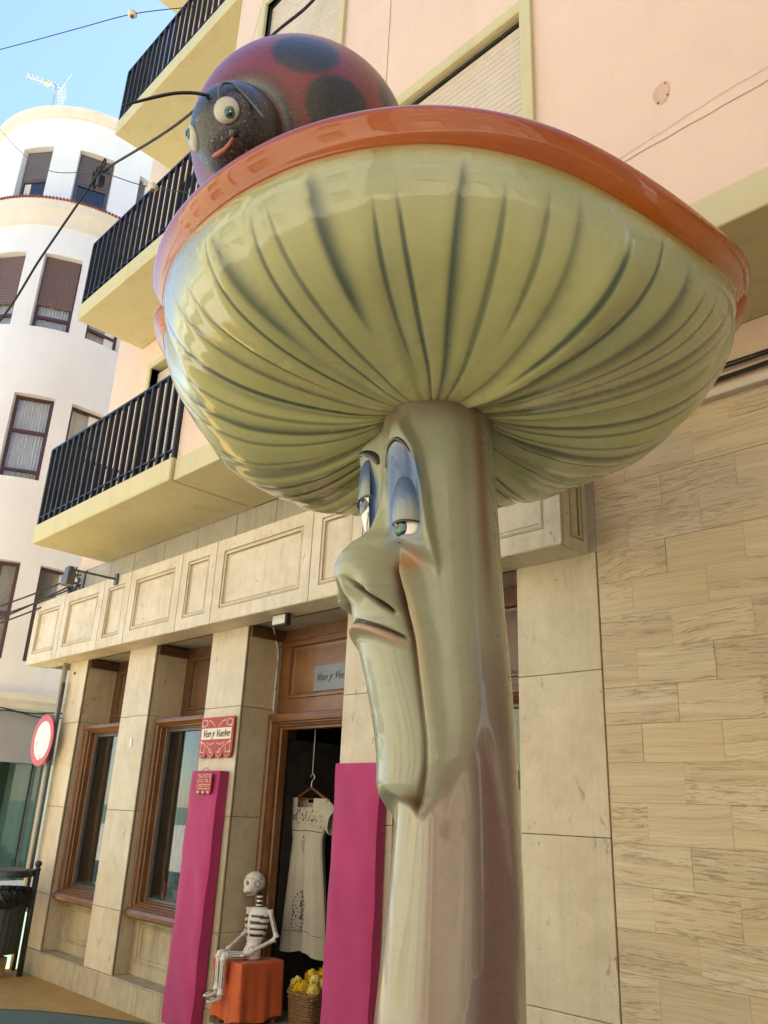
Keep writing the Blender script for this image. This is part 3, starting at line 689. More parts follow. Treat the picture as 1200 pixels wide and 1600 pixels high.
# ================================================================== giant mushroom sculpture
AX = np.array([-1.83, 2.119]); CD = np.array([.654, -.757]); LD = np.array([-.757, -.654])   # axis, towards viewer, towards viewer's left
MU = empty('mushroom_sculpture', (AX[0], AX[1], 0))
tag(MU, 'giant glossy mushroom sculpture with a gloomy face on its stem and orange-rimmed cap', 'sculpture')
def pol(al, rho, z, cx=0.0):
    a = np.radians(al); d = np.cos(a)[..., None]*CD+np.sin(a)[..., None]*LD
    P = AX+d*rho[..., None]+np.asarray(cx)[..., None]*LD
    return np.concatenate([P, z[..., None]], -1)
def sg(x): return 1/(1+np.exp(-np.clip(x, -40, 40)))
def ga(x, c, w): return np.exp(-((x-c)/w)**2)
def sstep(x, a, b):
    t = np.clip((x-a)/(b-a), 0, 1); return t*t*(3-2*t)
ZT = [0, .25, .5, .97, 1.17, 1.35, 1.58, 1.7, 1.97, 2.24, 2.66, 2.97, 3.2]
RT = [.36, .275, .245, .225, .216, .2085, .197, .2, .205, .205, .206, .200, .2]
ST = [0, 0, 0, -.0075, -.014, -.0195, -.022, -.015, .004, .026, .05, .064, .07]
def pint(x, xs, ys):
    xx = np.linspace(xs[0], xs[-1], 400); yy = np.interp(xx, xs, ys); k = np.exp(-(np.arange(-14, 15)/6.0)**2); k /= k.sum()
    yy = np.convolve(np.pad(yy, 14, 'edge'), k, 'valid'); return np.interp(x, xx, yy)
FA = 58.5
def shift(z): return pint(z, ZT, ST)
ZC = [1.54, 1.575, 1.60, 1.64, 1.705, 1.783, 1.87, 1.962, 2.03, 2.08, 2.105, 2.127, 2.146, 2.17, 2.20, 2.225, 2.255, 2.29, 2.325, 2.37, 2.41, 2.44, 2.47, 2.52, 2.64, 2.80, 2.92, 3.0, 3.2]
DC = [.0, .022, .050, .058, .052, .054, .066, .083, .098, .108, .122, .138, .126, .128, .138, .152, .176, .196, .198, .182, .146, .104, .070, .045, .020, .012, .004, 0, 0]
ZS = np.linspace(1.4, 3.2, 1801); _k = np.exp(-(np.arange(-24, 25)/9.0)**2); _k /= _k.sum(); DS = np.convolve(np.pad(np.interp(ZS, ZC, DC), 24, 'edge'), _k, 'valid')
def smi(x, xs, ys, w, lo, hi, n=1200):
    g = np.linspace(lo, hi, n); y = np.interp(g, xs, ys); q = max(1, int(w/(hi-lo)*n)); k = np.exp(-(np.arange(-2*q, 2*q+1)/q)**2); k /= k.sum(); return np.interp(x, g, np.convolve(np.pad(y, 2*q, 'edge'), k, 'valid'))
def jaw_z(s): return smi(s, [0, 12, 22, 29, 35, 45, 62, 80, 88, 95, 105, 120, 180], [1.605, 1.590, 1.560, 1.535, 1.565, 1.622, 1.690, 1.765, 1.790, 1.74, 1.55, 1.2, .9], 3.0, -20, 200)
def fold_s(z): return smi(z, [1.54, 1.60, 1.684, 1.778, 1.914, 2.074, 2.178, 2.308, 2.40], [24, 30.5, 36, 37.5, 35.5, 33.5, 29.0, 25.5, 23], .02, 1.3, 2.8)
def orb_s(z): return smi(z, [2.33, 2.45, 2.6, 2.75, 2.86], [55.5, 51, 47.5, 42, 30], .02, 2.0, 3.1)
def mouth_z(s): return 2.142-.060*(np.clip(s, 0, 60)/28.0)**1.35
def stem_r(al, z):
    f = (al-FA+180) % 360-180; s = np.abs(f)
    r = pint(z, ZT, RT).copy()
    D0 = np.interp(z, ZS, DS)
    sf = fold_s(z); zj = jaw_z(s)
    face = sg((z-zj)/np.interp(s, [0, 34, 48, 80, 100], [.0065, .0065, .022, .020, .03]))*sg((2.93-z)/.03)
    d = np.zeros_like(r)
    # muzzle, lips and chin: everything inside the two folds
    muz = sg((2.26-z)/.022)
    prof = np.clip(1-(s/(sf+1.5))**2.3, 0, None)
    gro = smi(z, [1.55, 1.75, 2.0, 2.2], [.020, .014, .016, .03], .04, 1.2, 2.6)
    d += muz*sg((sf-s)/1.1)*(gro+(D0-gro)*prof)
    # nose
    nos = sg((z-2.19)/.016)*sg((2.60-z)/.05)
    hw = np.interp(z, [2.18, 2.24, 2.30, 2.36, 2.42, 2.47, 2.55], [17, 21, 21.5, 19, 15, 10.5, 7])
    dn = np.interp(z, ZS, DS)*np.exp(-(s/hw)**2.5)
    d = np.where(nos > .01, np.maximum(d, 0)*(1-nos)+nos*np.maximum(dn, d*(z < 2.26)), d)
    zl = 2.262-(s-7)*.0052
    d += .066*np.exp(-((s-17.5)/6.5)**2)*sg((z-zl)/.004)*np.exp(-(np.clip(z-2.235, 0, None)/.062)**2)          # nostril wings
    slot = np.exp(-((z-zl+.009)/.013)**2)*sg((s-6.5)/1.2)*sg((22.5-s)/1.0)
    d -= .050*slot                                                              # nostrils
    # bridge
    d += np.interp(z, [2.45, 2.52, 2.64, 2.8, 2.93], [0, .008, .006, .004, .0])*np.exp(-(s/7.5)**2)
    # cheek pads outside the folds
    cp = np.interp(z, [1.60, 1.70, 1.80, 2.0, 2.2, 2.32, 2.40], [.0, .016, .026, .036, .044, .036, .0])
    d += cp*np.exp(-np.clip(s-sf-3.5, 0, None)**2/10.0**2)*sg((s-sf)/.9)
    d -= np.interp(z, [1.6, 1.75, 2.0, 2.25, 2.36], [.008, .010, .015, .030, .012])*np.exp(-((s-sf)/1.6)**2)*sg((2.37-z)/.01)
    # brow and eye mass with the sharp outer fold that ends in a point by the cheek
    so = orb_s(z)
    sce = np.where(f > 0, 26.5, 30.0)
    eye = sg((so-s)/1.4)*sg((z-(2.335+np.clip(55-s, 0, 30)*.0022))/.012)*sg((2.875-z)/.018)
    near = (.030+.046*np.exp(-((s-30)/17)**2))*(1-.70*np.exp(-(s/12)**2)); far = (.020+.066*np.exp(-((s-27)/11)**2))*(1-np.exp(-(s/15)**4))
    bl_ = sg(f/2.0); d += eye*(near*(1-bl_)+far*bl_)
    rim = np.exp(-((s-so+2.2)/2.6)**2)*sg((z-2.32)/.02)*sg((2.80-z)/.05)
    d += .014*rim
    sock = np.exp(-((s-sce-1.5)/11.5)**4-((z-2.575)/.185)**4)
    d -= .028*sock                                                              # hollow round the lids
    # mouth
    zm = mouth_z(s); inm = sg((29-s)/1.2)
    d -= .024*np.exp(-((z-zm)/.0062)**2)*inm
    d += .015*np.exp(-((z-zm+.024)/.016)**2)*sg((27-s)/2.5)
    # slight waist of the whole face mass above the neck
    r = r+face*(d+(.012+.0*s)*sg((150-s)/12))+ (1-face)*0.0
    # uneven hand-modelled neck: long shallow flutes
    neck = 1-face
    r += neck*(.004*np.cos(np.radians(f*5+40*z))+.003*np.cos(np.radians(f*9-60*z+50)))
    r += .0025*np.cos(np.radians(f*7+15))*sg((s-70)/8)
    return r, f, s, face, eye, sock
def stem_pt(f, z, off=0.0):
    al = FA+np.asarray(f, float); z = np.asarray(z, float); r = stem_r(al, z)[0]
    return pol(al, r+off, z, shift(z))
fa = np.concatenate([np.linspace(-180, -75, 84, endpoint=False), np.linspace(-75, 75, 430, endpoint=False), np.linspace(75, 180, 84, endpoint=False)])
za = np.concatenate([np.linspace(0, 1.5, 90, endpoint=False), np.linspace(1.5, 2.95, 560, endpoint=False), np.linspace(2.95, 3.12, 20)])
F_, Z_ = np.meshgrid(fa, za)
Rr, ff, ss, fc, ey, so_ = stem_r(FA+F_, Z_)
Pm = pol(FA+F_, Rr, Z_, shift(Z_))
def lerp(a, b, t): return a*(1-t[..., None])+np.array(b)*t[..., None]
Cc = np.zeros(Pm.shape)+np.array([.315, .33, .23])
nz = lambda k: .5+.5*np.sin(F_*.05*k+Z_*3.1*k+1.7*np.sin(Z_*2.3*k+F_*.031))
Cc = lerp(Cc, (.28, .315, .225), ga(ff, -70, 28)*sstep(Z_, 1.9, 2.3)*.7)
Cc = lerp(Cc, (.385, .42, .285), np.exp(-(ss/32)**2)*sstep(Z_, 1.6, 2.0)*.6)
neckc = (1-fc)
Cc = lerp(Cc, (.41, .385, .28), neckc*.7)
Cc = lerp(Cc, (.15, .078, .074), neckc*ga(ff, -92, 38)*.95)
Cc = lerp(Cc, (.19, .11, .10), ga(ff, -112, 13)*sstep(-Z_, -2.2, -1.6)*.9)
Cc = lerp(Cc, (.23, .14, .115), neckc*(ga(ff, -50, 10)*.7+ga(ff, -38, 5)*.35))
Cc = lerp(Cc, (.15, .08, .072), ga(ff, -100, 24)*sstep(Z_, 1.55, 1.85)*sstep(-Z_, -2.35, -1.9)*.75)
Cc = lerp(Cc, (.17, .10, .065), (ga(ff, -103, 9)*.9+ga(ff, -84, 8)*.35)*sstep(Z_, 2.0, 2.4))
Cc = lerp(Cc, (.25, .27, .22), ga(ff, -117, 5)*.8*sstep(Z_, 1.9, 2.4))
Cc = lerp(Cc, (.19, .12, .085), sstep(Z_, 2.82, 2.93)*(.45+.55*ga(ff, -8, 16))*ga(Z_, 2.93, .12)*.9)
Cc = lerp(Cc, (.42, .17, .035), np.exp(-((ss-33)/10)**2-((Z_-2.345)/.045)**2)*.85)
Cc = lerp(Cc, (.40, .27, .10), np.exp(-((ss-fold_s(Z_)-5)/5)**2)*sstep(Z_, 1.75, 2.1)*sstep(-Z_, -2.4, -2.25)*.5*fc)
Cc = lerp(Cc, (.13, .06, .03), np.exp(-((ss-fold_s(Z_)+.6)/2.0)**2)*sstep(Z_, 1.56, 1.66)*sstep(-Z_, -2.37, -2.30)*np.interp(Z_, [1.6, 1.8, 2.0, 2.2, 2.3], [.9, .5, .7, 1.0, .9]))
Cc = lerp(Cc, (.10, .04, .02), np.exp(-((Z_-(2.262-(ss-7)*.0052)+.009)/.013)**4)*sg((ss-6)/1.2)*sg((23.5-ss)/1.0)*.97)
Cc = lerp(Cc, (.13, .055, .025), np.exp(-((ss-26)/9)**2-((Z_-1.585)/.035)**2)*.95*fc)
Cc = lerp(Cc, (.20, .14, .09), sg((Z_-jaw_z(ss))/.03)*sg((jaw_z(ss)+.09-Z_)/.03)*.55*sstep(ss, 35, 60)*(ss < 110))
mz = mouth_z(ss); im = sg((28.5-ss)/1.0)
Cc = lerp(Cc, (.42, .20, .12), np.exp(-((Z_-mz+.022)/.013)**2)*im*.75)
Cc = lerp(Cc, (.05, .012, .01), np.exp(-((Z_-mz)/.006)**2)*im)
sce_ = np.where(ff > 0, 26.5, 31.0)
blue = np.exp(-(np.clip(np.abs(ss-sce_)-11.5, 0, None)/3.0)**2)*sg((Z_-2.43)/.04)*sg((2.765-Z_-(.0008*(ss-28)**2)*.4)/.010)
Cc = lerp(Cc, (.085, .165, .36), blue*.98)
Cc = lerp(Cc, (.06, .10, .20), np.exp(-((ss-sce_)/8)**2)*sg((Z_-2.60)/.03)*sg((2.70-Z_)/.02)*.75)
def mesh_grid(name, P, C, mat, parent, wrap=True, origin=(0, 0, 0)):
    h, w = P.shape[:2]; me = bpy.data.meshes.new(name)
    V = (P-np.array(origin)).reshape(-1, 3); idx = np.arange(h*w).reshape(h, w)
    a = idx[:-1]; b = idx[1:]
    if wrap: a2 = np.roll(a, -1, 1); b2 = np.roll(b, -1, 1)
    else: a, a2, b, b2 = a[:, :-1], a[:, 1:], b[:, :-1], b[:, 1:]
    Q = np.stack([a, a2, b2, b], -1).reshape(-1, 4)
    me.vertices.add(len(V)); me.vertices.foreach_set('co', V.astype(np.float32).ravel())
    me.loops.add(Q.size); me.loops.foreach_set('vertex_index', Q.ravel().astype(np.int32))
    me.polygons.add(len(Q)); me.polygons.foreach_set('loop_start', np.arange(0, Q.size, 4, dtype=np.int32))
    me.polygons.foreach_set('use_smooth', np.ones(len(Q), bool)); me.update(calc_edges=True)
    if C is not None:
        at = me.color_attributes.new('paint', 'FLOAT_COLOR', 'POINT'); C4 = np.concatenate([C.reshape(-1, 3), np.ones((h*w, 1))], 1); at.data.foreach_set('color', C4.astype(np.float32).ravel())
    me.materials.append(MT[mat] if isinstance(mat, str) else mat); me.validate()
    o = bpy.data.objects.new(name, me); place(o, origin, parent); return o
MT['mush'] = m_attr('airbrushed_gloss', 'paint', .30, .65, .035, wave=.045, wscale=5, fine=.004, fscale=90, spec=.25)
MT['capm'] = m_attr('airbrushed_cap_gloss', 'paint', .28, .8, .04, wave=.14, wscale=2.2, fine=.003, fscale=60, spec=.25)
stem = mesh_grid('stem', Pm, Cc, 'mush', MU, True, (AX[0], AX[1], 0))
stem['label'] = 'glossy stem modelled as a long gloomy face'

# eyes: lids, whites, irises and brows laid over the face
def patch(name, mat, parent, sgn, fs, fz, off, na=40, nb=40, C=None):
    a = np.linspace(-1, 1, na); b = np.linspace(0, 1, nb); Aa, Bb = np.meshgrid(a, b)
    s = fs(Aa, Bb); z = fz(Aa, Bb); P = stem_flat(sgn*s, z, off(Aa, Bb)); o = P[0, na//2]
    return mesh_grid(name, P, None, mat, parent, False, tuple(o))
def stem_flat(f, z, off):
    """points on a smoothed face surface so lids do not inherit the socket's creases"""
    al = FA+f; r = .208+.047*np.ones_like(z)+off; return pol(al, r, z, shift(z))
t = NT('blue_lid_paint'); tc = t.coords(rand=False)
sep = t.n('ShaderNodeSeparateXYZ'); t.l(tc, sep.inputs[0])
MT['lid'] = t.bsdf(t.ramp(sep.outputs[2], [(.0, (.27, .30, .22)), (.04, (.20, .25, .27)), (.10, (.08, .15, .29)), (.2, (.05, .10, .22))]), .3, Coat_Weight=.7, Coat_Roughness=.06)
MT['irisg'] = m_plain('green_iris', (.006, .13, .10), .15, .35, 60, .0, Coat_Weight=1.0)
MT['pupil'] = m_plain('black_gloss', (.006, .006, .007), .1, .0, Coat_Weight=1.0)
MT['eyebrow'] = m_plain('black_brow_paint', (.015, .012, .011), .3, .1, Coat_Weight=.8)
def make_eye(sgn, sc_, zl0, zl1, zb, w, lab, iris_s, iris_z, tilt, lift):
    e = empty('eye', tuple(stem_flat(np.array(sgn*sc_), np.array(zb), np.array(0.))), MU); e['label'] = lab
    # eye white: from under the lid down to the rounded lower rim
    zt = max(zl0, zl1)+.03
    fs = lambda a, b: sc_+a*w*np.sqrt(np.clip(1-np.clip((b-.45)/.55, 0, 1)**2.2, 0, 1))
    fz = lambda a, b: zt+(zb-zt)*b
    of = lambda a, b: lift-.016+.036*np.sqrt(np.clip(1-a*a*.92, 0, 1))*np.sqrt(np.clip(1-np.clip((b-.35)/.66, 0, 1)**2, 0, 1))
    patch('eye_white', 'teeth', e, sgn, fs, fz, of)
    def woff(s, z):
        a = (s-sc_)/w; b = (z-zt)/(zb-zt); return of(np.clip(a, -1, 1), np.clip(b, 0, 1))
    def disc(name, mat, cs, cz, rs, rz, o0):
        r = np.linspace(0, 1, 8); th = np.linspace(0, 2*math.pi, 32, endpoint=False); Rg, Tg = np.meshgrid(r, th, indexing='ij')
        s = cs+rs*Rg*np.cos(Tg); z = cz+rz*Rg*np.sin(Tg); P = stem_flat(sgn*s, z, woff(s, z)+o0*(1-.95*Rg**6)); return mesh_grid(name, P, None, mat, e, True, tuple(P[0, 0]))
    disc('iris_rim', 'pupil', iris_s, iris_z, 6.6, .031, .0026); disc('iris', 'irisg', iris_s, iris_z, 5.6, .0265, .0044); disc('pupil', 'pupil', iris_s-1.2, iris_z+.006, 2.7, .013, .0060); disc('glint', 'teeth', iris_s-2.0, iris_z+.011, .8, .004, .0075)
    # heavy upper lid: tall dome with a straight lower edge
    zlo = lambda a: zl0+(zl1-zl0)*(a+1)/2*1.0
    ztop = zl0*.5+zl1*.5+.195
    fs2 = lambda a, b: sc_+a*(w+1.2)*np.sqrt(np.clip(1-np.clip(b, 0, 1)**2.4, 0, 1))-1.0*b
    fz2 = lambda a, b: zlo(a*sgn*-1 if tilt else a)*(1-b)+ztop*b
    of2 = lambda a, b: np.where(b <= .0001, -.004, lift-.020+.050*np.sqrt(np.clip(1-a*a*.95, 0, 1))*np.sqrt(np.clip(1-(b*.98)**2.2, 0, 1)))
    patch('eyelid', 'lid', e, sgn, fs2, fz2, of2, 44, 50)
    # lash line under the lid
    aa = np.linspace(-1.04, 1.1, 40); P = stem_flat(sgn*(sc_+aa*(w+1.2)), zlo(aa*sgn*-1 if tilt else aa)-.002, of2(np.clip(aa, -1, 1), np.full_like(aa, .02))+.001)
    mb = MB(); mb.tube([tuple(p) for p in P], [.0012+.0035*math.sin(max(0, min(1, (i+2)/42))*math.pi) for i in range(40)], 6); mb.build('lash_line', 'pupil', e, smooth=True)
    # outline of the lower rim
    th = np.linspace(0, math.pi, 40); s = sc_+np.cos(th)*(w+.4); bb = .55+.45*np.sin(th)**.8; z = zt+(zb-.002-zt)*bb
    P = stem_flat(sgn*s, z, woff(sc_+np.cos(th)*w*.97, z)+.001); mb = MB(); mb.tube([tuple(p) for p in P], .0018, 5); mb.build('rim_line', 'eyebrow', e, smooth=True)
    return e
make_eye(-1, 31.8, 2.472, 2.468, 2.402, 11.6, 'drooping green eye on the nearer side of the face', 28.2, 2.452, False, .004)
make_eye(1, 26.5, 2.605, 2.63, 2.49, 11.0, 'green eye on the far side of the face', 22.0, 2.598, True, .016)
def brow(sgn, pts, wd, off):
    P = cr(pts, 36); s, z = P[:, 0], P[:, 1]; k = np.linspace(0, 1, 36); w_ = wd*np.sin(np.clip(k*.93+.06, 0, 1)*math.pi)**.6
    n = np.gradient(P*np.array([.0042, 1]), axis=0); n /= np.linalg.norm(n, axis=1)[:, None]; n = np.stack([-n[:, 1]/.0042, n[:, 0]], 1)
    rows = []
    for q in np.linspace(-1, 1, 9):
        ss_, zz_ = s+n[:, 0]*w_*q, z+n[:, 1]*w_*q; rows.append(stem_pt(sgn*ss_, zz_, off*(1-q*q)-.001))
    o = mesh_grid('eyebrow', np.array(rows), None, 'eyebrow', MU, False, tuple(rows[4][18])); return o
brow(-1, [(13.5, 2.695), (14.5, 2.735), (19, 2.765), (27, 2.778), (33, 2.762), (38, 2.725)], .010, .008)
brow(1, [(13, 2.755), (16, 2.79), (22, 2.812), (30, 2.80)], .014, .008)

# cap
al = np.linspace(-180, 180, 1200, endpoint=False)
PROF_C = [(.10, 3.03), (.17, 2.985), (.25, 2.935), (.38, 2.88), (.55, 2.845), (.72, 2.85), (.86, 2.905), (.96, 2.985), (1.03, 3.09), (1.066, 3.19), (1.078, 3.258),
          (1.088, 3.272), (1.104, 3.290), (1.120, 3.315), (1.129, 3.342), (1.122, 3.366), (1.09, 3.390), (1.0, 3.425), (.85, 3.47), (.6, 3.53), (.3, 3.57), (.02, 3.58)]
pc = cr(PROF_C, 300)
PROF_N = [(.10, 2.975), (.17, 2.962), (.25, 2.950), (.38, 2.942), (.55, 2.948), (.72, 2.970), (.86, 3.010), (.96, 3.062), (1.03, 3.130), (1.066, 3.20)]+PROF_C[10:]
pn = cr(PROF_N, 300)
# index (0..1) where the gilled underside ends
kb = int(np.argmin(np.abs(pc[:, 0]-1.078)+np.abs(pc[:, 1]-3.258)*4))
dzk = [(-180, .0), (-150, .07), (-120, .085), (-90, .06), (-70, .0), (-47, -.15), (-32, -.13), (-16, -.045), (0, .0), (20, .01), (45, .0), (65, .02), (90, -.03), (115, -.11), (140, -.10), (160, -.04), (180, .0)]
dz = np.interp(al, [a for a, b in dzk], [b for a, b in dzk]); kk = np.exp(-(np.arange(-60, 61)/26.0)**2); kk /= kk.sum(); dz = np.convolve(np.concatenate([dz[-60:], dz, dz[:60]]), kk, 'valid')
notch = .050*(np.exp(-((al-76)/2.6)**2)+np.exp(-((al+76)/2.4)**2))-.026*(np.exp(-((al-88)/8)**2)+np.exp(-((al+87)/7)**2))
RHO = pc[:, 0][:, None]*np.ones_like(al); wn_ = sstep(np.cos(np.radians(al)), -.25, .55); ZZ = pc[:, 1][:, None]*(1-wn_)+pn[:, 1][:, None]*wn_
under = (np.arange(len(pc)) <= kb)[:, None]
wgt = np.clip((RHO/1.1), 0, 1)**1.6
ZZ = ZZ+dz*wgt
RHO = RHO-notch*sstep(RHO, .95, 1.12)*1.0
t_u = np.clip(np.arange(len(pc))/kb, 0, 1)[:, None]      # 0 at stem .. 1 at rim
# gills: painted strokes lying in shallow pleats
gd = np.zeros_like(RHO); gpaint = np.zeros_like(RHO); gp2 = np.zeros_like(RHO)
g_al = []; a0 = -180.0
while a0 < 178: g_al.append(a0); a0 += rng.uniform(5.2, 8.6)
A2 = np.broadcast_to(al, RHO.shape)
for k, a0 in enumerate(g_al):
    a_end = rng.uniform(.80, .97); a_st = rng.choice([.02, .05, .12, .32, .45], p=[.3, .25, .2, .15, .1]); curve = rng.uniform(-3, 3); wd = rng.uniform(.0075, .0155)
    c_al = a0+curve*t_u*t_u
    dist = ((A2-c_al+180) % 360-180)*math.pi/180*np.clip(RHO, .12, None)
    ww = wd*(.35+.65*np.sin(np.clip((t_u-a_st)/(a_end-a_st), 0, 1)*math.pi)**.7)*np.clip(.35+RHO*.75, .3, 1.1)
    env = sstep(t_u, a_st-.03, a_st+.12)*sstep(-t_u, -a_end-.04, -a_end+.10)
    st = rng.uniform(.55, 1.0)
    gpaint = np.maximum(gpaint, env*st*np.exp(-(dist/ww)**4 if k % 3 else -(np.where(dist > 0, dist/ww, dist/(ww*2.6)))**2))
    gd -= env*.0022*np.exp(-(dist/(ww*1.7))**2)*st
    gd += env*.0012*np.exp(-((dist-.03)/(.03))**2)
for a0, dp, wdg in ((-34, .035, 5), (-72, .028, 4), (-96, .03, 5), (-118, .03, 6), (38, .022, 5), (70, .028, 4), (100, .026, 5), (128, .03, 6), (155, .03, 6), (-150, .03, 6), (8, .012, 4)):
    c_al = a0+6*(1-t_u)*np.sign(a0+.1); dd = (A2-c_al+180) % 360-180; env = sstep(t_u, .0, .35)*sstep(-t_u, -.98, -.6)
    gd += env*dp*.30*np.where(np.abs(A2+34) < 14, 1.7, 1.0)*(np.exp(-((dd-wdg)/wdg)**2)-1.1*np.exp(-(dd/(wdg*.55))**2))
    gp2 = np.maximum(gp2, env*.55*np.exp(-((dd+wdg*.3)/(wdg*.45))**2))
nprof = np.gradient(pc, axis=0); nprof /= np.linalg.norm(nprof, axis=1)[:, None]; nn = np.stack([nprof[:, 1], -nprof[:, 0]], 1)
gd = gd*under
# pull in at the stem like a gathered cushion
RHO = RHO+nn[:, 0][:, None]*gd; ZZ = ZZ+nn[:, 1][:, None]*gd
cap_c = AX+LD*.045
aR = np.radians(A2); Pc = np.concatenate([cap_c+np.cos(aR)[..., None]*CD*RHO[..., None]+np.sin(aR)[..., None]*LD*RHO[..., None], ZZ[..., None]], -1)
# the inner end follows the leaning stem
wi = (1-sstep(RHO, .1, .5))[..., None]*np.array([LD[0], LD[1], 0])*.02; Pc = Pc+wi
Ck = np.zeros(Pc.shape)+np.array([.56, .55, .235])
Ck = lerp(Ck, (.29, .345, .25), sstep(t_u, .66, .95)*np.ones_like(A2)*.85)
Ck = lerp(Ck, (.35, .375, .215), (.5+.5*np.sin(A2*.06+1)*np.sin(A2*.023))*sstep(t_u, .2, .6)*.5)
Ck = lerp(Ck, (.37, .40, .255), sstep(-A2, 40, 110)*.6*np.ones_like(t_u)*(A2 < 0))
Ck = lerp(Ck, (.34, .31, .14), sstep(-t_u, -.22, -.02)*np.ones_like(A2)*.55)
Ck = lerp(Ck, (.06, .09, .08), gpaint*.92*sstep(t_u, .1, .3))
Ck = lerp(Ck, (.13, .085, .025), gpaint*.9*sstep(-t_u, -.3, -.1))
Ck = lerp(Ck, (.22, .25, .17), gp2*.6)
idx = np.arange(len(pc))[:, None]*np.ones_like(A2)
lip = sstep(idx, kb-3, kb+9)
Ck = lerp(Ck, (.30, .25, .05), np.exp(-((idx-kb)/5.0)**2)*.8)
org = np.zeros(Pc.shape)+np.array([.34, .075, .008]); org = lerp(org, (.43, .115, .010), (.5+.5*np.sin(A2*.11+.7*np.sin(A2*.05)))*.6)
org = lerp(org, (.30, .055, .012), sstep(idx, kb+28, kb+70)*.9)
Ck = Ck*(1-lip[..., None])+org*lip[..., None]
Ck = lerp(Ck, (.23, .17, .03), np.exp(-((idx-kb-4)/3.5)**2)*.6)
cap = mesh_grid('cap', Pc, Ck, 'capm', MU, True, (AX[0], AX[1], 3.0)); cap['label'] = 'wide cap with olive gills under a shiny orange rim'

# ================================================================== ladybird on the cap
BC = np.array([-1.972, 1.392, 3.86]); BR = .405; HC = np.array([-1.865, 1.055, 3.635]); HR = .150
LB = empty('ladybird_sculpture', (BC[0], BC[1], 3.5)); tag(LB, 'smiling red ladybird sculpture with black spots sitting on the mushroom cap', 'sculpture')
th = np.linspace(0, 2*math.pi, 220, endpoint=False); ph = np.linspace(.001, math.pi-.001, 140); Tg, Pg = np.meshgrid(th, ph)
U = np.stack([np.sin(Pg)*np.cos(Tg), np.sin(Pg)*np.sin(Tg), np.cos(Pg)], -1)
Pb = BC+U*BR*np.array([1, 1, .90])
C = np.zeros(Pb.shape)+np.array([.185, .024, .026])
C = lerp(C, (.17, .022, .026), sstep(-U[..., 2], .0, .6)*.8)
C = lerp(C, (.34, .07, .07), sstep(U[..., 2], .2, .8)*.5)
for dv, rr in (((.361, -.122, -.138), .115), ((.32, -.247, .06), .115), ((.397, .108, .043), .10), ((-.3, .2, .2), .12), ((.02, .25, .32), .12), ((-.32, -.16, .16), .11), ((-.05, -.05, .40), .11)):
    dv = np.array(dv); dv = dv/np.linalg.norm(dv)*BR; dd = np.linalg.norm(U*BR-dv, axis=-1); C = lerp(C, (.018, .018, .022), sg((rr-dd)/.004))
dh = np.linalg.norm(Pb-HC, axis=-1)
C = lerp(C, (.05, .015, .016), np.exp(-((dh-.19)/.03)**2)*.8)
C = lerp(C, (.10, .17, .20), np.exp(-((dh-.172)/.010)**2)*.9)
Pb = Pb - U*(.012*np.exp(-((dh-.165)/.02)**2))[..., None]
t = NT('stippled_red_paint'); at = t.n('ShaderNodeAttribute', attribute_name='paint'); co = t.coords(rand=False)
n1 = t.noise(co, 55, 4, .65); sp = t.ramp(t.noise(co, 130, 2, .7), [(.60, (0, 0, 0)), (.66, (1, 1, 1))])
sepz = t.n('ShaderNodeSeparateXYZ'); t.l(co, sepz.inputs[0]); low = t.ramp(t.math('MULTIPLY', sepz.outputs[2], 1.0), [(.0, (1, 1, 1)), (.22, (0, 0, 0))])
cc = t.mix(t.math('MULTIPLY', t.math('MULTIPLY', sp, low), .6), at.outputs['Color'], (.30, .20, .09))
MT['bugred'] = t.bsdf(cc, .38, bump=n1, bstr=.5, bdist=.012, Coat_Weight=.35, Coat_Roughness=.28)
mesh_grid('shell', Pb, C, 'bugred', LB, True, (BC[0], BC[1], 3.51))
t = NT('stippled_black_paint'); co = t.coords(rand=False); n1 = t.noise(co, 60, 4, .65)
sp = t.ramp(t.noise(co, 150, 2, .7), [(.58, (0, 0, 0)), (.64, (1, 1, 1))]); pa = t.ramp(t.noise(co, 14, 3), [(.42, (0, 0, 0)), (.62, (1, 1, 1))])
MT['bugblack'] = t.bsdf(t.mix(t.math('MULTIPLY', t.math('MULTIPLY', sp, pa), .8), (.016, .017, .022), (.34, .24, .11)), .36, bump=n1, bstr=.45, bdist=.01, Coat_Weight=.4, Coat_Roughness=.25)
mb = MB(); mb.ellipsoid(HC, (HR, HR, HR*1.03), 60, 40); head = mb.build('head', 'bugblack', LB, smooth=True)
def basis(d):
    d = Vector(d).normalized(); x = d.cross(Vector((0, 0, 1))).normalized(); y = x.cross(d)   # x: to the side, y: up
    return Matrix((x, y, d)).transposed()
MT['eyecream'] = m_plain('cream_eye_paint', (.50, .50, .40), .3, .06, 20, .1)
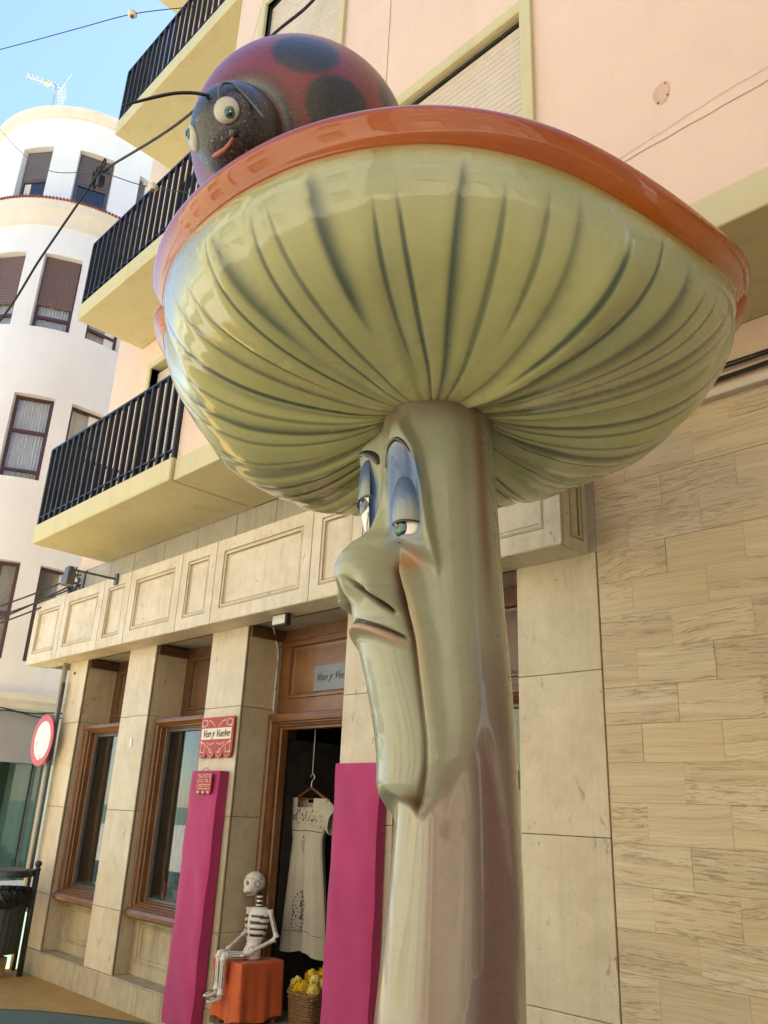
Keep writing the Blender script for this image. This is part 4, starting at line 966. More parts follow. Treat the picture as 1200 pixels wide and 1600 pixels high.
def eye_at(d, r, flat, look):
    d = Vector(d).normalized(); m = basis(d); c = Vector(HC)+d*(HR-.008)
    mb = MB(); mb.ellipsoid(c, (r*1.16, r*1.16, flat*.45), 28, 12, m); mb.build('eye_socket', 'bugblack', head, smooth=True)
    mb = MB(); mb.ellipsoid(c+d*.003, (r, r*1.05, flat), 30, 18, m); ew = mb.build('eye', 'eyecream', head, smooth=True)
    def dot(name, mat, ox, oy, rr, lift):
        p = c+d*.003+m@Vector((ox, oy, flat*math.sqrt(max(0, 1-(ox/r)**2-(oy/(r*1.05))**2))+lift)); mb = MB(); nrm = (m@Vector((ox/r**2, oy/r**2, 1/flat*.8))).normalized()
        mb.ellipsoid(p, (rr*.92, rr, .004), 20, 8, basis(nrm)); mb.build(name, mat, head, smooth=True)
    dot('iris', 'irisg', look[0], look[1], .0185, -.001); dot('pupil', 'pupil', look[0]*1.05, look[1]*1.2, .0105, .0035); dot('glint', 'teeth', look[0]*1.1-.003, look[1]*1.3+.003, .003, .007)
eye_at((.096, -.102, -.052), .041, .022, (-.014, -.014))
eye_at((-.072, -.118, -.066), .041, .022, (-.014, .010))
P = [Vector(HC)+Vector(v).normalized()*(HR+.002) for v in cr([(-.020, -.066, -.136), (.005, -.061, -.139), (.034, -.055, -.135), (.060, -.054, -.126), (.084, -.056, -.112)], 16)]
mb = MB(); mb.tube(P, [.003, .006, .008, .009, .010, .010, .0095, .009, .008, .008, .007, .007, .006, .006, .005, .004], 8); mb.build('mouth', m_plain('pink_lip_paint', (.42, .14, .11), .5), head, smooth=True)
mb = MB(); mb.ellipsoid(Vector(HC)+Vector((.084, -.060, -.108)).normalized()*(HR-.006), (.022, .018, .016), 14, 10); mb.build('cheek', 'bugblack', head, smooth=True)
O = Vector((HC[0]+1.824, HC[1]-1.04, HC[2]-3.593))
mb = MB(); P = [Vector(HC)+Vector((.036, -.143, .008))]+[Vector(v) for v in cr([(-1.808, .905, 3.633), (-1.835, .86, 3.628), (-1.872, .80, 3.600), (-1.938, .70, 3.525)], 14)]
mb.tube(P, [.0052]*12+[.0045, .004, .003], 8); mb.build('antenna', 'black', head, smooth=True)
mb = MB(); mb.tube([Vector(v)+Vector((-.032, .01, .04)) for v in cr([(-1.748, .925, 3.560), (-1.737, .91, 3.59), (-1.731, .913, 3.620), (-1.720, .935, 3.634), (-1.706, .962, 3.618), (-1.684, 1.0, 3.574), (-1.662, 1.039, 3.525)], 24)], .0042, 8); mb.build('antenna', 'grey', head, smooth=True)

# ================================================================== overhead cables
def cable(pts, r, label, name='overhead_cable', sag=0.0, n=40, twist=0, grp='cables strung over the street', mat='black'):
    P = cr(pts, n)
    mb = MB(); mb.tube([tuple(p) for p in P], r, 6); o = mb.build(name, mat, None, smooth=True); tag(o, label, 'cable', grp); return o, P
cable([(-3.5, 2.99, 8.75), (-4.124, 2.95, 8.20), (-4.5, 2.72, 7.75), (-5.6, 2.6, 7.55), (-7.201, 2.5, 7.861)], .014, 'thick black cable running from the pink wall behind the ladybird')
cable([(-7.201, 2.5, 7.861), (-7.95, 2.35, 7.10), (-8.72, 2.2, 6.329), (-10.5, 1.6, 4.9)], .013, 'thick black cable slanting down past the white tower')
o, P = cable([(-13.233, 2.6, 12.937), (-10.8, 2.56, 10.6), (-9.0, 2.52, 9.05), (-7.201, 2.5, 7.861), (-6.4, 2.65, 7.30), (-5.635, 2.95, 6.907)], .005, 'thin twisted wire crossing in front of the white tower')
o2, P2 = cable([(-11.5, .4, 10.6), (-8.623, 1.5, 9.921), (-7.37, 2.0, 9.673), (-6.61, 2.3, 9.514), (-6.024, 2.7, 9.484)], .0055, 'thin wire across the blue sky at the top left')
for w, lab in (((-6.61, 2.3, 9.514), 'pale round insulator on the wire against the sky'), ((-6.25, 2.70, 7.215), 'pale round insulator on the wire before the balcony railing')):
    I = empty('insulator', w); tag(I, lab, 'insulator', 'insulators on the wires')
    mb = MB(); mb.lathe([(0, -.03), (.035, -.028), (.05, -.01), (.05, .01), (.035, .028), (0, .03)], w, 16); mb.build('disc', 'whitetrim', I, smooth=True)
    mb = MB(); mb.lathe([(0, -.045), (.02, -.045), (.02, .045), (0, .045)], w, 12); mb.build('cap', 'grey', I)
J = empty('cable_clamp', (-7.2, 2.5, 7.7)); tag(J, 'tangle of black clips and wire ends where the cables cross', 'clamp')
for k in range(7):
    a = np.array([-7.2, 2.5, 7.84]); q = [a+rng.normal(0, .07, 3)*np.array([1.6, .4, .8]) for _ in range(5)]; mb = MB(); mb.tube([tuple(p) for p in cr(q, 18)], .010, 5); mb.build('wire_end', 'black', J)
mb = MB(); mb.box(-7.14, -7.06, 2.46, 2.53, 7.62, 7.74); mb.build('junction_box', 'black', J, bevel=.01)
for i, (a, b, s) in enumerate((((-8.75, 3.75, 3.75), (-13, 1.6, 3.0), .25), ((-8.72, 3.74, 3.82), (-13, 1.4, 3.2), .3), ((-8.7, 3.72, 3.86), (-13, 1.9, 2.9), .22), ((-8.66, 3.70, 3.92), (-13, 1.2, 3.35), .35))):
    a, b = np.array(a), np.array(b); P = [tuple(a+(b-a)*q-np.array([0, 0, s*4*q*(1-q)])) for q in np.linspace(0, 1, 24)]
    mb = MB(); mb.tube(P, .010, 5); tag(mb.build('telephone_cable', 'black', None), 'black cable of the bundle leaving the frieze end to the left', 'cable', 'bundle of cables at the frieze end')
for k in range(9):
    q = [np.array([-8.6+rng.uniform(-.25, .15), 3.68, 3.64])]; 
    for _ in range(4): q.append(q[-1]+np.array([rng.normal(0, .09), rng.normal(0, .02), rng.uniform(.02, .14)]))
    mb = MB(); mb.tube([tuple(p) for p in cr(q, 20)], .009, 5); tag(mb.build('loose_cable', 'black' if k % 3 else 'grey', None), 'loose cable curling up behind the left end of the frieze', 'cable', 'loose cables on the frieze end')

# ================================================================== lamps and signs on the front
S = empty('spot_lamp', (-7.39, 3.53, 3.60)); tag(S, 'small grey spotlight on a long arm above the marble frieze', 'lamp')
mb = MB(); mb.box(-7.42, -7.36, 3.505, 3.528, 3.55, 3.66); mb.build('bracket', 'grey', S, bevel=.003)
mb = MB(); mb.tube([(-7.39, 3.51, 3.605), (-7.39, 3.06, 3.60)], .011, 8); mb.build('arm', 'grey', S)
mb = MB(); mb.box(-7.46, -7.32, 3.0, 3.08, 3.44, 3.55); mb.box(-7.44, -7.34, 3.01, 3.07, 3.55, 3.62); mb.build('lamp_housing', 'grey', S, bevel=.012, seg=2)
Fl = empty('flood_light', (-4.86, 3.70, 2.86)); tag(Fl, 'small floodlight under the frieze beside the shop doorway', 'lamp')
mb = MB(); mb.box(-4.96, -4.78, 3.655, 3.705, 2.845, 2.935); mb.build('housing', 'black', Fl, bevel=.008)
mb = MB(); mb.box(-4.945, -4.795, 3.650, 3.654, 2.858, 2.925); mb.build('lens', 'led', Fl)
# white lead from the floodlight down the pilaster side
mb = MB(); mb.tube([tuple(p) for p in cr([(-4.97, 3.69, 2.93), (-5.2, 3.85, 2.925), (-5.40, 4.02, 2.915), (-5.425, 4.06, 2.86), (-5.432, 4.10, 2.75), (-5.432, 4.10, 2.5), (-5.432, 4.10, 2.28)], 40)], .006, 6)
tag(mb.build('lamp_lead', 'paper', None, smooth=True), 'white electric lead running down beside the doorway panel', 'cable')

def scallops(mb, x0, x1, z0, z1, n, depth, Y, th):
    pts = [(x0, z1), (x0, z0)]
    w = (x1-x0)/n
    for i in range(n):
        for a in np.linspace(math.pi, 2*math.pi, 13): pts.append((x0+w*(i+.5)+w*.46*math.cos(a), z0+depth*math.sin(a)*1.0))
    pts += [(x1, z0), (x1, z1)]
    k = len(pts); vs = [(x, Y, z) for x, z in pts]+[(x, Y+th, z) for x, z in pts]
    mb.add(vs, [tuple(range(k))]+[tuple(range(2*k-1, k-1, -1))]+[(i, i+k, (i+1) % k+k, (i+1) % k) for i in range(k)])
def cut(mb, x, z, w, h, Y, a=0.0):
    c_, s_ = math.cos(a), math.sin(a); mb.add([(x+u*c_-v*s_, Y, z+u*s_+v*c_) for u, v in ((-w/2, -h*.25), (0, -h/2), (w/2, -h*.25), (w/2, h*.25), (0, h/2), (-w/2, h*.25))], [(0, 1, 2, 3, 4, 5)])
sx0, sx1, sz0, sz1 = -5.925, -5.462, 1.945, 2.222; Y = 3.752
G = empty('shop_sign', ((sx0+sx1)/2, Y, sz0)); tag(G, 'larger red cut-paper style sign with white name band on the pilaster', 'sign')
mb = MB(); scallops(mb, sx0, sx1, sz0, sz1, 4, .042, Y, .012); mb.build('board', 'redsign', G)
mb = MB(); mb.box(sx0+.022, sx1-.022, Y-.004, Y-.001, 2.048, 2.135); band = mb.build('name_band', 'signwhite', G)
text_obj('lettering', 'Ven y Vuelve', 'ink', band, ((sx0+sx1)/2, Y-.006, 2.092), .086, sx=.83, shear=.4)
mb = MB(); Yc = Y-.0025; cxm = (sx0+sx1)/2
for sg_ in (-1, 1):
    for (oz, rw, rh) in ((2.178, .052, .030), (1.985, .040, .045)):
        for a in np.linspace(0, 2*math.pi, 14, endpoint=False): cut(mb, cxm+sg_*(.175)+rw*.75*math.cos(a), oz+rh*math.sin(a)*.85, .007, .015, Yc, a)
    for k in range(9):
        q = k/8; cut(mb, cxm+sg_*(.115-.085*q), 2.195-.045*q*q, .006, .014, Yc, sg_*(.8)); cut(mb, cxm+sg_*(.12-.10*q), 2.022-.012*math.sin(q*3), .005, .016, Yc, sg_*.2)
        cut(mb, cxm+sg_*(.125-.08*q), 2.002-.055*q, .006, .014, Yc, sg_*(-.7))
    for k in range(5): cut(mb, cxm+sg_*(.065)+.018*math.cos(k*math.pi/4), 1.955+.02*math.sin(k*math.pi/4), .005, .013, Yc, k*.6)
    for zc in (2.155, 1.955, 2.03): cut(mb, cxm+sg_*.203, zc, .02, .02, Yc)
for i in range(4):
    xc = sx0+(sx1-sx0)/4*(i+.5)
    for a in np.linspace(math.pi*1.1, math.pi*1.9, 6): cut(mb, xc+.032*math.cos(a), 1.945+.028*math.sin(a), .005, .010, Yc, a)
    cut(mb, xc, 1.948, .014, .014, Yc); cut(mb, xc-.03, 1.95, .007, .009, Yc); cut(mb, xc+.03, 1.95, .007, .009, Yc)
mb.build('cutout_pattern', 'signwhite', G, kind='stuff')
# magenta padded boards
def pad_board(x0, x1, z0, z1, yb, th_, lean, label, grp):
    o = empty('fabric_board', ((x0+x1)/2, yb, z0)); tag(o, label, 'board', grp)
    n, m = 14, 60; rows = []
    for side in (0,):
        for j in range(m+1):
            z = z0+(z1-z0)*j/m; row = []
            for i in range(n+1):
                x = x0+(x1-x0)*i/n; e = min(i, n-i)/n; ez = min(j, m-j)/m*6
                pf = .012*min(1, e*5)**.5*min(1, ez)**.5+.005*math.sin(z*9+x*26+1.3*math.sin(z*4))*math.exp(-abs(x-x1)*5)+.0025*math.sin(z*17+x*13+2*math.sin(x*9))+.003*math.sin(z*5.3-x*31)*math.exp(-abs(x-x0)*7)
                y = yb-th_+lean*(1-j/m)*-1-pf; row.append((x, y, z))
            rows.append(row)
    mb = MB(); mb.grid(np.array(rows))
    for (i0, sg2) in ((0, -1), (n, 1)):
        P = [[rows[j][i0] for j in range(m+1)], [(rows[j][i0][0]+sg2*.004, rows[j][i0][1]+th_*.5, rows[j][i0][2]) for j in range(m+1)], [(rows[j][i0][0], yb-lean*(1-j/m)*1.0, rows[j][i0][2]) for j in range(m+1)]]
        mb.grid(np.array(P))
    for j0 in (0, m):
        P = [[rows[j0][i] for i in range(n+1)], [(rows[j0][i][0], yb-lean*(1-j0/m), rows[j0][i][2]) for i in range(n+1)]]; mb.grid(np.array(P))
    mb.build('cover', 'magenta', o, smooth=True, auto=True); mb = MB(); mb.box(x0+.01, x1-.01, yb-th_+.02-lean*.5, yb-.002, z0+.01, z1-.01); mb.build('panel_core', 'magenta', o); return o
pad_board(-5.88, -5.50, .075, 1.805, FY-.004, .085, .02, 'tall magenta board leaning on the pilaster left of the door', 'magenta boards on the pilasters')
pad_board(-4.18, -3.77, .02, 1.845, FY-.004, .07, .01, 'tall magenta board on the pilaster right of the door', 'magenta boards on the pilasters')
# small hanging tag sign on the left board
hx0, hx1 = -5.75, -5.545; hY = 3.655
G2 = empty('hanging_sign', (-5.65, hY, 1.64)); tag(G2, 'small red cut-out sign hung on the left magenta board', 'sign')
mb = MB(); scallops(mb, hx0, hx1, 1.66, 1.785, 3, .03, hY, .006); mb.build('board', 'redsign', G2)
mb = MB(); mb.tube([tuple(p) for p in cr([(hx0+.03, hY, 1.785), (-5.65, hY+.01, 1.825), (hx1-.03, hY, 1.785)], 14)], .003, 5); mb.build('cord', 'magenta', G2)
mb = MB()
for r_, zc in enumerate((1.772, 1.757, 1.735, 1.722, 1.70, 1.688, 1.672)):
    for k in range(11):
        if rng.random() < .72: cut(mb, hx0+.018+k*.017, zc+rng.normal(0, .001), .008, .009, hY-.002, rng.uniform(0, 3))
for i in range(3): 
    for q in (-1, 0, 1): cut(mb, hx0+.034+.068*i+q*.012, 1.648-.004*abs(q), .008, .016, hY-.002)
mb.build('cutout_pattern', 'signwhite', G2, kind='stuff')
# small number plate on pilaster
mb = MB(); mb.box(-7.135, -7.10, FY-.006, FY-.001, 2.03, 2.105); NP = mb.build('number_plate', 'silver', None, bevel=.002); tag(NP, 'small grey metal plate screwed to the second pilaster', 'plate')

# ================================================================== doorway things: skeleton on a draped box, flowers, dress
bx0, bx1, by0, by1, bz0, bz1 = -5.425, -5.13, 3.79, 4.16, .15, .53
X_ = empty('draped_box', ((bx0+bx1)/2, (by0+by1)/2, .14)); tag(X_, 'low box draped in orange cloth beside the doorway', 'box')
def cloth_ring(k):
    """outline of the hanging cloth at level k (0 top .. 1 hem)"""
    pts = []; n = 40
    cor = [(bx0, by0), (bx1, by0), (bx1, by1), (bx0, by1)]
    for e in range(4):
        a, b = np.array(cor[e]), np.array(cor[(e+1) % 4]); nv = np.array([(b-a)[1], -(b-a)[0]])/np.linalg.norm(b-a)
        for i in range(n):
            q = i/n; fold = .010*math.sin(q*11+e*2.1)*k+.006*math.sin(q*23+e)*k; fl = .012*k+.010*k*(abs(q-.5)*2)**4
            pts.append(np.append(a+(b-a)*q+nv*(fl+fold*(1-(abs(q-.5)*2)**8)), 0))
    return np.array(pts)
rows = []
top = cloth_ring(0); cxy = top.mean(0)
for q in (.02, .5, .9, .97): r_ = cxy+(top-cxy)*q; r_[:, 2] = bz1+.004+.006*np.sin(r_[:, 0]*40+r_[:, 1]*31)*(q < .95); rows.append(r_)
for k in np.linspace(.02, 1, 26): r_ = cloth_ring(k); r_[:, 2] = bz1-k*(bz1-bz0-.03)+.012*k*np.sin(np.arange(len(r_))*.19)-.0*k; rows.append(r_)
mb = MB(); mb.grid(np.array(rows), wrap=True); mb.build('cloth', 'orange', X_, smooth=True)
rows = []
for j in range(8):
    k = j/7; rows.append([(bx0-.012+(.12+.10*(1-abs(q-.35)*1.6))*0+ (bx1-bx0)*.62*q, by0-.022-.006*math.sin(q*14)*k-.004, bz1+.010-k*(.045+.10*max(0, 1-abs(q-.85)*2.2)+.02*math.sin(q*9))) for q in np.linspace(0, 1, 30)])
mb = MB(); mb.grid(np.array(rows)); mb.build('cloth_flap', 'orange', X_, smooth=True)
mb = MB(); mb.box(bx0+.01, bx1-.01, by0+.01, by1-.01, bz0+.02, bz1-.003); mb.build('carcass', 'wood', X_)
for x in (bx0+.035, bx1-.035):
    for y in (by0+.035, by1-.035): mb = MB(); mb.tube([(x, y, .141), (x, y, .2)], .018, 10); mb.build('leg', 'wood', X_)

SK = empty('skeleton_figure', (-5.28, 3.95, .53)); tag(SK, 'painted papier-mache skeleton figure sitting on the orange box', 'figure')
# skull: lathe-like head deformed by hand
th = np.linspace(0, 2*math.pi, 64, endpoint=False); ph = np.linspace(.001, math.pi-.001, 48); Tg, Pg = np.meshgrid(th, ph)
u = np.stack([np.sin(Pg)*np.cos(Tg), np.sin(Pg)*np.sin(Tg), np.cos(Pg)], -1)   # face looks along -x of this frame
sx = .070*np.ones_like(Tg); hz = u[..., 2]; fx = -u[..., 0]
px = -fx*.072; py = u[..., 1]*.060; pz = hz*.072
jawm = sstep(-hz, .25, .95)
py = py*(1-.30*jawm); px = px+jawm*(-.022)*np.clip(fx+.2, 0, 1); pz = pz-jawm*.014*np.clip(fx+.3, 0, 1)
px = px+.022*jawm*(np.clip(-fx, 0, 1))*-1.2
eyes = np.exp(-((np.abs(u[..., 1])-.42)/.2)**2-((hz-.02)/.24)**2)*(fx > .3)
nose = np.exp(-((u[..., 1])/.12)**2-((hz+.36)/.13)**2)*(fx > .4)
px = px+.020*eyes+.008*nose
Cs = np.zeros(u.shape)+np.array([.70, .67, .60]); Cs = lerp(Cs, (.012, .012, .012), np.clip(eyes*1.9-.45, 0, 1)); Cs = lerp(Cs, (.012, .012, .012), np.clip(nose*1.8-.5, 0, 1))
Cs = lerp(Cs, (.50, .45, .03), np.exp(-((hz-.42)/.09)**2)*(fx > .25)*.8)
mouth = np.exp(-((hz+.72)/.05)**2)*(fx > .15); Cs = lerp(Cs, (.02, .02, .02), mouth*.9)
teeth = (np.abs(hz+.72) < .16)*(fx > .2)*(np.abs(np.sin(u[..., 1]*22)) > .93); Cs = lerp(Cs, (.03, .03, .03), teeth*.9)
swirl = np.exp(-((np.hypot(u[..., 0]-.05, hz-.0)-.26)/.05)**2)*(np.abs(u[..., 1]) > .5); Cs = lerp(Cs, (.03, .03, .03), swirl*.85)
flow = np.exp(-((np.hypot(u[..., 0]-.45, hz-.52)-.16)/.05)**2)*(np.abs(u[..., 1]) > .3); Cs = lerp(Cs, (.15, .13, .12), flow*.8)
px, py, pz = px*1.12, py*1.12, pz*1.1; ca, sa = math.cos(R(72)), math.sin(R(72)); HX = np.array([-5.305, 3.965, 1.028])
Psk = np.stack([HX[0]+px*ca-py*sa, HX[1]+px*sa+py*ca, HX[2]+pz], -1)
MT['skullm'] = m_attr('painted_skull', 'paint', .45, .2, .3)
mesh_grid('skull', Psk, Cs, 'skullm', SK, True, tuple(HX-np.array([0, 0, .09])))
nk = [(-5.262, 3.985, .965), (-5.255, 3.99, .92), (-5.25, 3.99, .865)]
mb = MB(); mb.tube(nk, .017, 10); mb.build('neck', 'boneblack', SK, smooth=True)
mb = MB()
for k in range(3):
    z = .885+.028*k; mb.lathe([(.017, -.007), (.023, -.004), (.024, .004), (.017, .008)], (-5.255, 3.99, z), 14)
mb.build('neck_bones', 'bone', SK, smooth=True)
# torso, painted black with raised white ribs
tp = [(-5.25, 3.99, .875, .05, .035), (-5.25, 3.985, .855, .085, .05), (-5.25, 3.98, .80, .092, .062), (-5.25, 3.975, .745, .085, .060), (-5.252, 3.975, .69, .070, .052), (-5.255, 3.975, .655, .055, .043), (-5.26, 3.97, .62, .052, .042), (-5.265, 3.965, .585, .066, .05), (-5.265, 3.96, .545, .07, .055)]
tt = cr(tp, 60); rows = []; cols = []
for (x, y, z, a, b) in tt:
    q = np.linspace(0, 2*math.pi, 48, endpoint=False); la = R(20); ex, ey_ = np.cos(q)*a, np.sin(q)*b
    rows.append(np.stack([x+ex*math.cos(la)-ey_*math.sin(la), y+ex*math.sin(la)+ey_*math.cos(la), np.full(48, z)], 1))
rows = np.array(rows); q = np.linspace(0, 2*math.pi, 48, endpoint=False)[None, :]; zz = rows[..., 2]
rib = ((np.sin((zz-.66)*2*math.pi/.040-.9*np.cos(q+math.pi/2)) > -.15)).astype(float)*(zz < .845)*(zz > .672)
cw = np.where(zz >= .845, 1.0, np.where(zz <= .672, 1.0, rib)); spine = np.exp(-((np.angle(np.exp(1j*(q+math.pi/2+.35))))/.16)**2); cw = np.maximum(cw, spine > .5)
Ct = np.zeros(rows.shape)+np.array([.014, .013, .013]); Ct = lerp(Ct, (.70, .67, .60), cw)
edge = np.exp(-((np.abs(np.angle(np.exp(1j*(q+math.pi/2+.35))))-.155)/.035)**2)*(np.sin(zz*2*math.pi/.028) > -.6); Ct = lerp(Ct, (.02, .02, .02), edge*.8)
pel = np.exp(-((np.hypot(np.angle(np.exp(1j*(q+math.pi/2-.35)))*.06, zz-.60)-.022)/.005)**2); Ct = lerp(Ct, (.03, .03, .03), pel*.8)
n_ = np.zeros_like(rows); ctr = rows.mean(1, keepdims=True); n_ = rows-ctr; n_ /= np.linalg.norm(n_, axis=-1, keepdims=True); rows = rows+n_*(cw*.004)[..., None]
mesh_grid('torso', rows, Ct, 'skullm', SK, True, (-5.26, 3.97, .545))
def limb(name, pts, rad, mat='bone'):
    mb = MB(); P = cr(pts, 26); rr = np.interp(np.linspace(0, 1, 26), np.linspace(0, 1, len(rad)), rad); mb.tube([tuple(p) for p in P], list(rr), 12); return mb.build(name, mat, SK, smooth=True)
def bone(name, a, b, r):
    """bone with swollen ends and a painted dark line"""
    a, b = np.array(a), np.array(b); P = [tuple(a+(b-a)*k) for k in np.linspace(0, 1, 22)]
    rr = [r*(1+.45*math.exp(-(k/.10)**2)+.45*math.exp(-((1-k)/.10)**2)) for k in np.linspace(0, 1, 22)]
    mb = MB(); mb.tube(P, rr, 12); o = mb.build(name, 'bone', SK, smooth=True)
    d_ = (b-a)/np.linalg.norm(b-a); sd_ = np.cross(d_, [0.6, -.7, .2]); sd_ /= np.linalg.norm(sd_); fr_ = np.cross(sd_, d_); fr_ = fr_ if fr_[1] < 0 else -fr_
    for q in (-.45, .35):
        mb = MB(); mb.tube([tuple(a+(b-a)*k+fr_*r*.80+sd_*r*q) for k in np.linspace(.18, .82, 10)], r*.16, 5); mb.build('painted_line', 'boneblack', o)
    return o
bone('thigh', (-5.285, 3.95, .562), (-5.345, 3.755, .578), .019); bone('thigh', (-5.225, 3.95, .562), (-5.27, 3.745, .570), .019)
bone('shin', (-5.345, 3.742, .572), (-5.338, 3.745, .36), .018); bone('shin', (-5.27, 3.732, .562), (-5.272, 3.735, .335), .018)
for p in ((-5.345, 3.748, .578), (-5.27, 3.738, .570)): mb = MB(); mb.ellipsoid(p, (.024, .024, .024), 14, 10); mb.build('knee', 'bone', SK, smooth=True)
for (x, y, z) in ((-5.338, 3.745, .345), (-5.272, 3.735, .32)):
    mb = MB(); mb.ellipsoid((x-.012, y-.035, z-.012), (.024, .055, .018), 18, 12, Matrix.Rotation(R(-22), 3, 'Z')@Matrix.Rotation(R(12), 3, 'X')); ft = mb.build('foot', 'bone', SK, smooth=True)
    for k in range(4):
        mb = MB(); mb.tube([(x-.026+.012*k, y-.03, z+.008), (x-.046+.013*k, y-.082, z-.012)], .0022, 5); mb.build('painted_line', 'boneblack', ft)
bone('upper_arm', (-5.155, 4.015, .862), (-5.115, 4.06, .685), .016); bone('forearm', (-5.115, 4.05, .675), (-5.20, 3.89, .585), .014)
bone('upper_arm', (-5.335, 3.96, .862), (-5.375, 3.985, .70), .015); bone('forearm', (-5.375, 3.97, .69), (-5.375, 3.83, .595), .013)
for hx, hy, hz_ in ((-5.205, 3.875, .578), (-5.375, 3.81, .588)):
    mb = MB(); mb.ellipsoid((hx, hy, hz_), (.016, .020, .009), 12, 8); hnd = mb.build('hand', 'bone', SK, smooth=True)
    for k in range(5): mb = MB(); ax_ = -.5+.25*k; mb.tube([(hx+.010*math.sin(ax_*2), hy-.014, hz_), (hx+.024*math.sin(ax_*1.5), hy-.034-.004*math.cos(ax_*3), hz_-.001), (hx+.026*math.sin(ax_*1.5), hy-.050+.008*abs(ax_), hz_-.007)], [.0055, .005, .004], 7); mb.build('finger', 'bone', hnd, smooth=True)

# wicker basket of marigolds
bc = np.array([-4.86, 4.22]); Bk = empty('wicker_basket', (bc[0], bc[1], .14)); tag(Bk, 'brown wicker basket in the doorway holding yellow flowers', 'basket')
hw0, hw1 = .115, .135
def sq(k, s, off):
    pts = []
    for i in range(64):
        a = 2*math.pi*(i+.5)/64; c_, s_ = math.cos(a), math.sin(a); m_ = (abs(c_)**6+abs(s_)**6)**(-1/6); r_ = s*m_+off*(1 if i % 2 == 0 else -1); pts.append((bc[0]+c_*r_, bc[1]+s_*r_))
    return pts
for j in range(15):
    z = .15+j*.0145; s = hw0+(hw1-hw0)*j/15; P = sq(j, s, .005*(1 if j % 2 else -1)); P.append(P[0])
    mb = MB(); mb.tube([(x, y, z) for x, y in P], .0068, 5, cap=False); mb.build('weave_strand', 'wicker', Bk, smooth=True)
for i in range(0, 64, 2):
    a = sq(0, hw0, 0)[i]; b = sq(0, hw1, 0)[i]; mb = MB(); mb.tube([(a[0], a[1], .142), (b[0], b[1], .37)], .0045, 5); mb.build('stake', 'wicker', Bk)
P = sq(0, hw1+.004, 0); P.append(P[0]); mb = MB(); mb.tube([(x, y, .368) for x, y in P], .011, 7, cap=False); mb.build('rim', 'wicker', Bk, smooth=True)
mb = MB(); mb.box(bc[0]-.10, bc[0]+.10, bc[1]-.10, bc[1]+.10, .145, .34); mb.build('lining', 'dark', Bk)
fl = [(-.10, -.07, .395, .048, 'palefl', 'pale yellow marigold at the near left of the basket'), (-.045, -.10, .385, .046, 'yellowfl', 'bright yellow marigold low at the basket front'), (.01, -.095, .392, .046, 'yellowfl', 'bright yellow marigold at the basket front middle'), (-.08, .04, .44, .036, 'orangefl', 'single orange marigold at the back of the basket'), (-.02, .0, .45, .05, 'yellowfl', 'bright yellow marigold at the top left of the heap'),
      (.05, .05, .462, .05, 'yellowfl', 'bright yellow marigold topmost on the heap'), (.045, -.03, .425, .05, 'palefl', 'pale yellow marigold in the middle of the heap'), (.095, -.085, .385, .052, 'palefl', 'pale yellow marigold drooping over the right basket rim'), (.11, .0, .415, .045, 'palefl', 'pale yellow marigold at the right of the heap')]
for dx, dy, z, r_, mt, lab in fl:
    f_ = empty('marigold', (bc[0]+dx, bc[1]+dy, z-r_)); tag(f_, lab, 'flower', 'marigolds in the basket'); mb = MB()
    for k in range(170):
        y_ = 1-2*(k+.5)/170; a = k*2.39996; rr = math.sqrt(1-y_*y_); d_ = Vector((rr*math.cos(a), rr*math.sin(a), y_)); m_ = basis(d_ if abs(d_.z) < .99 else Vector((.1, 0, 1)))
        c_ = Vector((bc[0]+dx, bc[1]+dy, z))+d_*r_*rng.uniform(.72, 1.05); s_ = r_*.30*rng.uniform(.8, 1.2); tl = rng.uniform(-.3, 1.5)
        q = [c_+m_@Vector((-s_, 0, -.3*s_)), c_+m_@Vector((-s_*.6, s_*.9, tl*s_)), c_+m_@Vector((s_*.6, s_*.9, tl*s_*.8)), c_+m_@Vector((s_, 0, -.3*s_)), c_+m_@Vector((0, -s_*.5, -.5*s_))]
        mb.add(q, [(0, 4, 3, 2, 1)])
    mb.build('petal', mt, f_, kind='stuff')
    mb = MB(); mb.ellipsoid((bc[0]+dx, bc[1]+dy, z), (r_*.62,)*3, 12, 8); mb.build('flower_head', mt, f_, smooth=True)

# embroidered dress on a hanger
DX, DY = -5.195, 4.36
D_ = empty('hanging_dress', (DX, DY, .57)); tag(D_, 'long cream embroidered dress hanging in the dark doorway', 'dress')
def dress_pt(s, k, back=False):
    """s -1..1 across, k 0 hem .. 1 shoulder"""
    w = np.interp(k, [0, .3, .62, .72, .80, 1.0], [.27, .235, .185, .175, .20, .215]); x = DX+s*w
    fold = (.032*math.sin(s*6+1.2+k)+.016*math.sin(s*14+2*k))*max(.12, 1-k*1.2)*(1-.5*abs(s)); th_ = .05*math.sqrt(max(0, 1-s*s))+.008
    y = DY+(th_ if back else -th_)+fold; z = .57+1.07*k-.02*s*s*(1-k)+.012*math.sin(s*5)*(1-k)-.05*abs(s)*max(0, k-.85)*4*.15; return (x, y, z)
neck = lambda s, k: (abs(s) < .45 and k > .93)
for back in (False, True):
    mb = MB(); ns, nk_ = 60, 60
    for j in range(nk_):
        for i in range(ns):
            s0, s1 = -1+2*i/ns, -1+2*(i+1)/ns; k0, k1 = j/nk_, (j+1)/nk_
            if neck((s0+s1)/2, (k0+k1)/2) and not back: continue
            if back and abs((s0+s1)/2) < .45 and (k0+k1)/2 > .97: continue
            mb.add([dress_pt(s0, k0, back), dress_pt(s1, k0, back), dress_pt(s1, k1, back), dress_pt(s0, k1, back)], [(0, 1, 2, 3)])
    mb.build('dress_front' if not back else 'dress_back', 'dress', D_, smooth=True)
